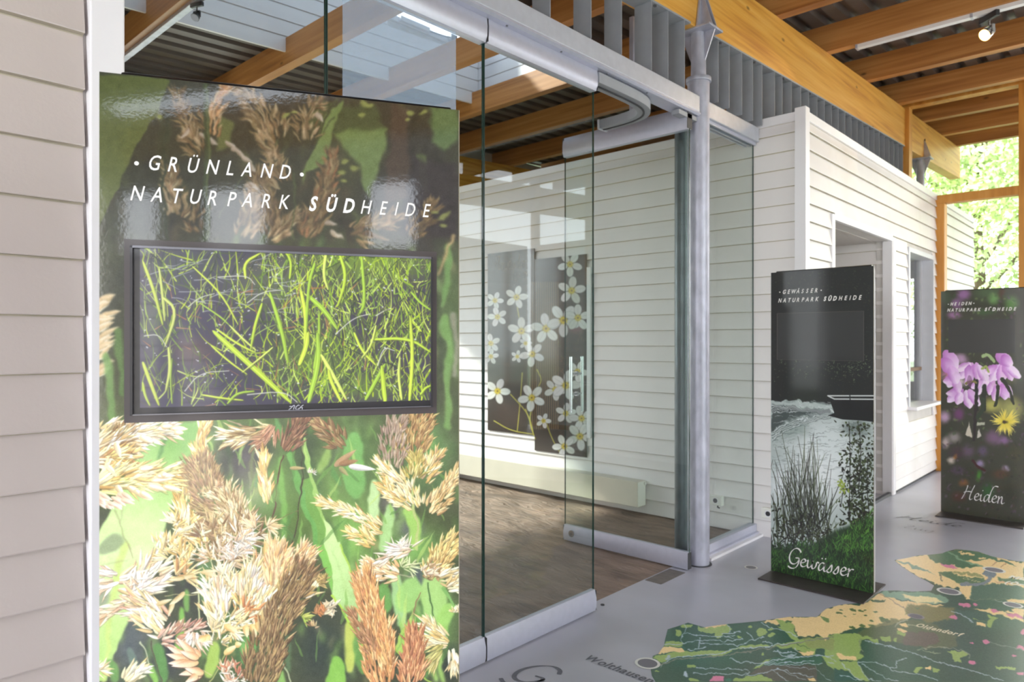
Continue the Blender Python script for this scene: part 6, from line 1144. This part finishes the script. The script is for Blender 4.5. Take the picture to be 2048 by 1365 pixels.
# 2 water panel, 3 heath panel
def head_lines(P, E, first, x0, x1, ya, yb, k, row2, cap, bold, sbold):
    it = []
    n = len(first)
    for i, ch in enumerate(first):
        f = i/(n-1); u, z = P.loc(x0+(x1-x0)*f, ya+(yb-ya)*f); it.append((ch, u, z, cap, .74, bold))
    pos = (148, 193, 238, 283, 326, 372, 415, 463, 510, 587, 634, 684, 738, 790, 832, 877, 930)
    xa, xb, y0, y1 = row2
    for i, (ch, p) in enumerate(zip('NATURPARKSÜDHEIDE', pos)):
        f = (p-148)/(930-148); u, z = P.loc(xa+(xb-xa)*f, y0+(y1-y0)*f); it.append((ch, u, z, cap, .74, sbold if 9 <= i <= 11 else bold))
    lay_letters('lettering', it, lambda u, v: (u, -.0008, v), M_letter, E, shear=.25)
P2, E2 = panel(-1.933, 4.606, 0, .634, 2.005, art_water(), 'tall dark water photo panel with a boat, beside the steel column', 900)
zz = lambda x, y: (1530+x*.2051, 520+y*.2051)
a, b, c, d = zz(145, 334), zz(548, 316), zz(148, 416), zz(930, 387)
head_lines(P2, E2, '.GEWÄSSER.', a[0], b[0], a[1], b[1], 1, (c[0], d[0], c[1], d[1]), .0275, .022, .045)
(u0, z0), (u1, z1) = P2.loc(1554, 720), P2.loc(1728, 622)
mon = box('monitor', mat('screen_off', (30, 30, 32), .35, coat=.8, crough=.08), u0, u1, -.001, .001, z0, z1, E2)
for q in ((u0, u0+.004, z0, z1), (u1-.003, u1, z0, z1), (u0, u1, z1-.003, z1), (u0, u1, z0, z0+.002)): box('bezel_rim', M_surround, q[0], q[1], -.003, -.001, q[2], q[3], mon)
u0, z0 = P2.loc(1575, 1126); u1, _ = P2.loc(1706, 1144)
script('script_title', 'Gewässer', u0, u1, z0-.008, .125, lambda u, v: (u, -.0009, v), M_letter, E2, .85)
P3, E3 = panel(-1.489, 7.27, 0, .63, 2.0, art_heath(), 'heather flower photo panel standing farthest away at the right edge', 800, val=1.3)
zz = lambda x, y: (1870+x*.1906, 560+y*.1906)
a, b, c, d = zz(140, 272), zz(408, 262), zz(146, 334), zz(840, 321)
head_lines(P3, E3, '.HEIDEN.', a[0], b[0], a[1], b[1], 1, (c[0], d[0], c[1], d[1]), .0285, .03, .05)
(u0, z0), (u1, z1) = P3.loc(1896.7, 706), P3.loc(2030, 638)
mon = box('monitor', mat('screen_off_brown', (48, 46, 42), .4, coat=.7, crough=.1), u0, u1, -.001, .001, z0, z1, E3)
u0, z0 = P3.loc(1922, 996); u1, _ = P3.loc(2008, 1004)
script('script_title', 'Heiden', u0, u1, z0-.01, .15, lambda u, v: (u, -.0009, v), M_letter, E3, .6)

# ------------------------------------------------------------------ printed floor map
mcv = art_map()
zA = Zm(1300, 1165, .18555); zB = Zm(1668, 1165, .18555); zT = Zm(1728, 1000, .15625)
out = zA([(60, 1078), (20, 1010), (10, 950), (30, 800), (90, 775), (150, 690), (165, 610), (190, 512), (300, 478), (410, 440), (480, 460), (590, 490), (700, 472), (830, 455), (1000, 440), (1200, 420), (1350, 398), (1500, 378), (1800, 378), (1850, 330), (1900, 290), (2040, 250)])+[(1692, 1209.5), (1722, 1207), (1740, 1196), (1760, 1185)]+zT([(230, 1170), (420, 1165), (620, 1180), (860, 1170), (900, 1100), (820, 1050), (700, 990), (600, 930), (480, 850), (430, 810), (392, 776), (500, 760), (700, 716), (860, 705), (1000, 690), (1070, 662), (1180, 635), (1330, 650), (1470, 670), (1640, 730), (1840, 770), (1960, 790), (2048, 796)])
pts = [floor_pt(*p) for p in out]
pts += [(-.2, 6.1), (.5, 5.9), (1.2, 5.4), (1.5, 4.4), (1.3, 3.3), (.6, 2.4), (-.3, 2.0), (-1.1, 2.05), (-1.55, 2.3)]
X0, X1, Y0, Y1 = -2.2, 1.7, 1.9, 6.9; res = 330
n, m_ = int((X1-X0)*res), int((Y1-Y0)*res); U, V_ = np.meshgrid(X0+(np.arange(n)+.5)/res, Y0+(np.arange(m_)+.5)/res)
L = RX*U+RY*V_; D = DX*U+DY*V_; D = np.where(D < .3, .3, D); PX = CXP+F*L/D; PY = HZ+F*EYE/D
t = mcv.sample(PX, PY); ms = ((PX > 2050) | (PY > 1364))[..., None]
rr = np.random.default_rng(1); t = np.where(ms, np.array((60, 92, 70))+rr.normal(0, 5, t.shape[:2]+(1,)), t)
fm = mk('floor_map', grid_sheet(pts, .0012), img_mat('map_print', make_image('floor_map', t), .35, .6, .22, 0, 0, sat=.85, val=1.42))
uv_xz(fm, X0, X1, Y0, Y1, (0, 1)); tag(fm, 'large green and yellow landscape map printed on the grey floor', 'floor map')
M_ring = mat('ring_white', (226, 224, 218), .4); M_ringg = mat('ring_grey', (168, 160, 158), .4); M_disc = mat('disc_grey', (120, 116, 124), .4)
for px, py, r, rm in ((1295, 1328, .060, M_ring), (1898, 1184, .066, M_ring), (1988, 1141, .066, M_ring), (2026, 1211, .05, M_ring), (1832, 1234, .042, M_ringg), (1502, 1136, .043, M_ring)):
    x, y = floor_pt(px, py); bm = bmesh.new(); N = 40
    a = [bm.verts.new((x+math.cos(k*2*math.pi/N)*r, y+math.sin(k*2*math.pi/N)*r, .0017)) for k in range(N)]; b = [bm.verts.new((x+math.cos(k*2*math.pi/N)*r*.78, y+math.sin(k*2*math.pi/N)*r*.78, .0017)) for k in range(N)]
    for k in range(N): bm.faces.new((a[k], a[(k+1) % N], b[(k+1) % N], b[k]))
    mk('town_ring', bm, rm, fm); bm = bmesh.new(); bm.faces.new([bm.verts.new((x+math.cos(k*2*math.pi/N)*r*.78, y+math.sin(k*2*math.pi/N)*r*.78, .0015)) for k in range(N)]); mk('town_disc', bm, M_disc, fm)
flat = lambda z: (lambda u, v: (u, v, z))
def floor_word(s, p0, p1, cap, m, bold, shear=.15):
    (x0, y0), (x1, y1) = floor_pt(*p0), floor_pt(*p1); it = word(s, x0, x1, y0, cap, bold, y1); lay_letters('place_name', it, flat(.0018), m, fm, shear=shear)
floor_word('Wolthausen', (1166, 1319), (1300, 1369), .062, M_floorgrey, .02)
floor_word('Oldendorf', (1831, 1254), (1923, 1275), .06, mat('letter_cream', (224, 214, 184), .5), .04)
M_lw = mat('letter_offwhite', (236, 230, 214), .5)
floor_word('Müden', (2018, 1157), (2096, 1170), .07, M_lw, .05); floor_word('(Örtze)', (2010, 1168), (2092, 1182), .07, M_lw, .05); floor_word('Örtze', (1925, 1159), (1960, 1167), .05, mat('letter_olive', (200, 196, 150), .5), .0)
x0, y0 = floor_pt(1790, 1036); x1, _ = floor_pt(1921, 1056)
script('place_name', 'Heide', x0, x1, y0, .17, flat(.0016), mat('floor_letter_light', (126, 124, 128), .5), fm, 1.0, .15)
script('place_name', 'Zug', floor_pt(1803, 1053)[0], floor_pt(1874, 1062)[0], floor_pt(1803, 1056)[1], .15, flat(.0016), mat('floor_letter_faint', (142, 139, 143), .5), fm, .5, .15)
x0, y0 = floor_pt(1065, 1400); script('place_name', 'Gewässer', -2.235, -1.35, 2.33, .25, flat(.0016), M_floorgrey, fm, .9, .15)
mp = box('floor_plate', mat('plate_brown', (112, 104, 98), .55, .1, var=.15, scale=20), -2.462, -2.345, 3.895, 4.20, .0, .003); tag(mp, 'small flat brown plate let into the floor at the column foot', 'floor plate')
bm = tube(bmesh.new(), [(-2.34, 3.10, 0), (-2.34, 3.10, .004)], .012, 16); o = mk('floor_stud', bm, M_dark); tag(o, 'tiny dark round socket in the floor beside the door rail', 'floor socket')
x, y = floor_pt(1205, 1211); o.location = (x+2.34, y-3.10, 0)

# ------------------------------------------------------------------ inner wall: flower sheets, duct box, sockets, trim
PW = Plane(-8.0, YB-.028, 0); fcv = art_flowers()
def sheet(x0, x1, z0, z1, lab):
    im = make_image('flowers', PW.tex(fcv, x0+8.0, x1+8.0, z0, z1, 420))
    o = box('wall_poster', img_mat('flower_print', im, .4, .8, .08), x0, x1, YB-.032, YB-.026, z0, z1); uv_xz(o, x0, x1, z0, z1); return tag(o, lab, 'poster', 'flower posters on the inner wall')
s1 = sheet(-5.42, -4.742, .58, 2.505, 'higher left flower poster with faint script, seen through the glass')
s2 = sheet(-4.738, -4.075, .43, 2.39, 'lower right flower poster of white blossoms behind the door handle')
toW = lambda u, v: (u-8.0, YB-.0325, v)
u0, z0 = PW.loc(988, 540); u1, _ = PW.loc(1052, 532)
script('script_title', 'Floristischer', u0, u1, z0-.01, .17, toW, mat('poster_letter', (176, 168, 156), .5), s1, .5)
u0, z0 = PW.loc(1022, 560); u1, _ = PW.loc(1056, 556)
script('script_title', 'Typ er', u0, u1, z0-.01, .17, toW, MATS['poster_letter'], s1, .35)
tb = box('wall_strip', M_trim, -4.065, -4.02, YB-.044, YB-.026, .62, 2.26, bevel=.003); tag(tb, 'narrow white vertical strip at the right edge of the flower poster', 'trim strip')
db = box('duct_cover', mat('cream_panel', (214, 208, 192), .45, var=.03), -7.9, -3.42, YB-.155, YB-.026, .075, .30, bevel=.004); tag(db, 'long cream duct box along the foot of the inner wall', 'duct cover')
box('end_cap', M_plastic, -3.42, -3.416, YB-.150, YB-.03, .08, .295, db); bm = tube(bmesh.new(), [(-3.418, YB-.045, .275), (-3.405, YB-.045, .275)], .014, 16); mk('cap_screw', bm, M_plastic, db)
def socket(x, z, lab, plug=False):
    e = empty('wall_socket', (x, YB-.026, z), label=lab, cat='socket')
    mk('housing', bx(bmesh.new(), -.055, .055, -.045, 0, -.04, .04), M_plastic, e, bevel=.005)
    bm = tube(bmesh.new(), [(0, -.045, 0), (0, -.048, 0)], .026, 24); mk('socket_ring', bm, M_trim, e); bm = tube(bmesh.new(), [(0, -.048, 0), (0, -.049, 0)], .019, 24); mk('socket_hole', bm, M_dark, e)
    if plug: bm = tube(bmesh.new(), [(.01, -.02, -.04), (.012, -.03, -.055), (.03, -.03, -.06)], .006, 8); mk('cable_nipple', bm, M_dark, e)
x_, z_ = Plane(-8, YB-.024, 0).loc(1436, 1000); socket(x_-8, z_, 'white surface socket on the wall behind the fixed glass pane', True)
x_, z_ = Plane(-8, YB-.024, 0).loc(1541, 1026); socket(x_-8, z_, 'white surface socket low on the wall just left of the water panel')
# dried root wood at the left end of the inner hall
bm = bmesh.new(); rr_ = random.Random(3)
for k in range(7):
    a = rr_.uniform(0, 6.28); p = [(-6.15+.06*math.cos(a), 5.12+.05*math.sin(a), .02)]
    for j in range(4): p.append((p[-1][0]+rr_.uniform(-.05, .06), p[-1][1]+rr_.uniform(-.03, .03), p[-1][2]+rr_.uniform(.03, .07)))
    tube(bm, p, [.035, .03, .026, .02, .012], 7)
o = mk('root_wood', bm, mat('root_brown', (58, 46, 40), .8, var=.3, scale=20), smooth=True); tag(o, 'dark gnarled piece of root wood at the foot of the inner wall', 'root wood')

# pale translucent sheet added in place of a reflection on the middle glass panel, above the display panel
m = bpy.data.materials.new('reflection_sheet'); m.use_nodes = True; n = m.node_tree; n.nodes.remove(n.nodes['Principled BSDF'])
tr_ = n.nodes.new('ShaderNodeBsdfTransparent'); df = n.nodes.new('ShaderNodeBsdfDiffuse'); df.inputs[0].default_value = s2l((196, 214, 238)); tl = n.nodes.new('ShaderNodeBsdfTranslucent'); tl.inputs[0].default_value = s2l((196, 214, 238))
ad = n.nodes.new('ShaderNodeMixShader'); ad.inputs[0].default_value = .3; n.links.new(df.outputs[0], ad.inputs[1]); n.links.new(tl.outputs[0], ad.inputs[2])
mx = n.nodes.new('ShaderNodeMixShader'); mx.inputs[0].default_value = .32; n.links.new(tr_.outputs[0], mx.inputs[1]); n.links.new(ad.outputs[0], mx.inputs[2]); n.links.new(mx.outputs[0], n.nodes['Material Output'].inputs[0])
o = box('reflection_sheet', m, XD+.0055, XD+.0065, 1.574, 2.182, 2.3, 2.97); tag(o, 'pale blue sheet imitating a reflection on the glass above the grass panel', 'glass_reflection')

# ------------------------------------------------------------------ lighting track and spotlights
yj = 6.92; z = zt(yj)-.004
lt = empty('lighting_track', (0, yj, z), label='white lighting track under the second joist at the upper right', cat='lighting track')
mk('track', bx(bmesh.new(), -2.1, 3.4, -.03, .03, -.035, 0), M_trim, lt, bevel=.003)
for k in range(6): mk('track_joint', bx(bmesh.new(), -2.1+k*.9, -2.08+k*.9, -.033, .033, -.037, -.001), M_rail, lt)
lt2 = empty('lighting_track', (0, 2.15, zt(2.15)-.004), label='grey lighting track under the joist at the upper left', cat='lighting track')
mk('track', bx(bmesh.new(), -7.0, -2.9, .0, .05, -.03, 0), M_gal, lt2, bevel=.003)
def spot(name, x, y, z, ang, tilt, lit, lab, mbody, sc=1):
    e = empty(name, (x, y, z), ang, label=lab, cat='spotlight'); e.scale = (sc, sc, sc)
    mk('adapter', bx(bmesh.new(), -.09, .09, -.018, .018, -.05, 0), M_dark, e, bevel=.004)
    bm = tube(bmesh.new(), [(0, 0, -.05), (0, 0, -.10)], .008, 10); mk('stem', bm, mbody, e)
    for s in (-1, 1): mk('bracket', bx(bmesh.new(), s*.045-.003, s*.045+.003, -.012, .012, -.17, -.10), mbody, e)
    mk('bracket', bx(bmesh.new(), -.048, .048, -.012, .012, -.105, -.10), mbody, e)
    d = Vector((0, -math.cos(tilt), -math.sin(tilt))); c = Vector((0, 0, -.15))
    bm = tube(bmesh.new(), [c-d*.05, c-d*.03, c+d*.01, c+d*.05], [.02, .032, .042, .05], 24); mk('lamp_head', bm, mbody, e, smooth=True)
    bm = tube(bmesh.new(), [c+d*.05, c+d*.056], .047, 24)
    if lit:
        lm = bpy.data.materials.new('lamp_glow'); lm.use_nodes = True; b_ = lm.node_tree.nodes['Principled BSDF']; b_.inputs['Base Color'].default_value = (1, .7, .3, 1); b_.inputs['Emission Color'].default_value = (1, .6, .2, 1); b_.inputs['Emission Strength'].default_value = 5
        mk('lamp_lens', bm, lm, e, smooth=True); l = bpy.data.lights.new('lamp', 'SPOT'); l.energy = 20; l.color = (1, .75, .45); l.spot_size = 1.1; lo = bpy.data.objects.new('lamp', l); C.objects.link(lo); lo.parent = e; lo.location = c+d*.07; lo.rotation_euler = d.to_track_quat('-Z', 'Y').to_euler()
    else: mk('lamp_lens', bm, M_rail, e, smooth=True)
spot('spotlight', -1.07, yj, z-.035, -.7, .6, True, 'glowing warm spotlight hanging from the track at the upper right', M_steel)
spot('spotlight', -5.2, 2.175, zt(2.15)-.034, .4, .9, False, 'small dark spotlight under the joist at the upper left', M_dark, .62)

# ------------------------------------------------------------------ trees and hedges outside
def leaf_mat(n, c): 
    m = mat(n, c, .6, var=.25, scale=1.5); m.node_tree.nodes['Principled BSDF'].inputs['Transmission Weight'].default_value = 0
    return m
LM = [leaf_mat('leaves_%s' % n, c) for n, c in (('light', (214, 230, 168)), ('mid', (196, 216, 144)), ('fresh', (226, 234, 180)), ('deep', (164, 190, 120)))]
M_bark = mat('bark', (110, 92, 72), .9, var=.2, scale=10)
def tree(x, y, h, r, k, lab, n=15000, name='tree', z0=-.13):
    rg = np.random.default_rng(int(abs(x*31+y*17))+k); e = empty(name, (x, y, z0), label=lab, cat='tree' if name == 'tree' else 'bush', group='trees outside the hall')
    if name == 'tree':
        bm = bmesh.new(); tube(bm, [(0, 0, 0), (.05, 0, h*.35), (-.05, .06, h*.7)], [.2, .15, .06], 10)
        for j in range(6): a = j*1.05+k; tube(bm, [(0, 0, h*(.3+.06*j)), (math.cos(a)*r*.35, math.sin(a)*r*.35, h*(.42+.07*j)), (math.cos(a)*r*.7, math.sin(a)*r*.7, h*(.5+.07*j))], [.07, .05, .02], 6)
        mk('trunk', bm, M_bark, e, smooth=True)
    nc = 26; cc = rg.normal(0, 1, (nc, 3)); cc /= np.linalg.norm(cc, axis=1)[:, None]; cc *= rg.uniform(.2, .85, (nc, 1)); cr = rg.uniform(.22, .42, nc)
    if name == 'tree': cz0, cz1 = h*.62, h*.42
    else: cz0, cz1 = h*.5, h*.55
    ci = rg.integers(0, nc, n); d = rg.normal(0, 1, (n, 3)); d /= np.linalg.norm(d, axis=1)[:, None]; p = cc[ci]+d*cr[ci][:, None]*rg.uniform(.6, 1, (n, 1)); p = p*np.array([r, r, cz1])+np.array([0, 0, cz0])
    s = rg.uniform(.03, .075, n)*(h/9+.35); a = rg.normal(0, 1, (n, 3)); a /= np.linalg.norm(a, axis=1)[:, None]; b = np.cross(a, d+rg.normal(0, .5, (n, 3))); b /= np.linalg.norm(b, axis=1)[:, None]+1e-9
    v = np.stack([p-a*s[:, None], p+b*s[:, None]*.5, p+a*s[:, None], p-b*s[:, None]*.5], 1).reshape(-1, 3); v[:, 2] = np.maximum(v[:, 2], .02)
    me = bpy.data.meshes.new('foliage'); me.vertices.add(n*4); me.vertices.foreach_set('co', v.astype(np.float32).ravel()); me.loops.add(n*4); me.loops.foreach_set('vertex_index', np.arange(n*4, dtype=np.int32)); me.polygons.add(n); me.polygons.foreach_set('loop_start', np.arange(0, n*4, 4, dtype=np.int32)); me.update(calc_edges=True); me.materials.append(LM[k % 4]); link('foliage', me, e, kind='stuff')
TR = [(-3.2, 19, 9, 2.9, 0, 'bright green tree seen through the tall wooden window, nearest the glass'), (-8.6, 22, 11, 3.2, 1, 'broad green tree beyond the end of the white house'), (2.9, 21, 10, 3.2, 2, 'pale green tree outside the right part of the far window'),
      (-5.8, 28, 13, 2.9, 2, 'tall pale tree in the second row behind the window'), (-.2, 27, 12, 2.6, 1, 'green tree at the right of the tall window, second row'), (-13.5, 30, 13, 4.2, 3, 'tall deep green tree far back to the left'), (7.2, 29, 12, 3.8, 3, 'deep green tree far back on the right'), (-2.4, 37, 15, 4.0, 0, 'tallest tree in the third row'), (-10.9, 38, 15, 4.0, 1, 'far tree in the third row on the left'),
      (12, 3, 9, 3.0, 1, 'tree outside the right window front, level with the doors'), (12.5, 11, 10, 3.2, 3, 'tree outside the right window front, beyond the heather panel')]
for a in TR: tree(*a)
BL = ['low bush straight behind the tall window beside the house end', 'low bush behind the end of the white house', 'low bush at the right edge of the tall window', 'low bush outside the right part of the far window', 'low bush seen through the house window',
      'bush outside the right window front, level with the camera', 'bush outside the right window front, opposite the column', 'bush outside the right window front, behind the camera']
for i, (x, y) in enumerate(((-2.3, 14.2), (-5.6, 15.4), (.9, 14.6), (4.2, 15), (-9.0, 15.8), (8.5, 0), (9, 4.5), (8.7, -4.5))):
    tree(x, y, 2.3, 1.5, i, BL[i], 6000, 'bush')
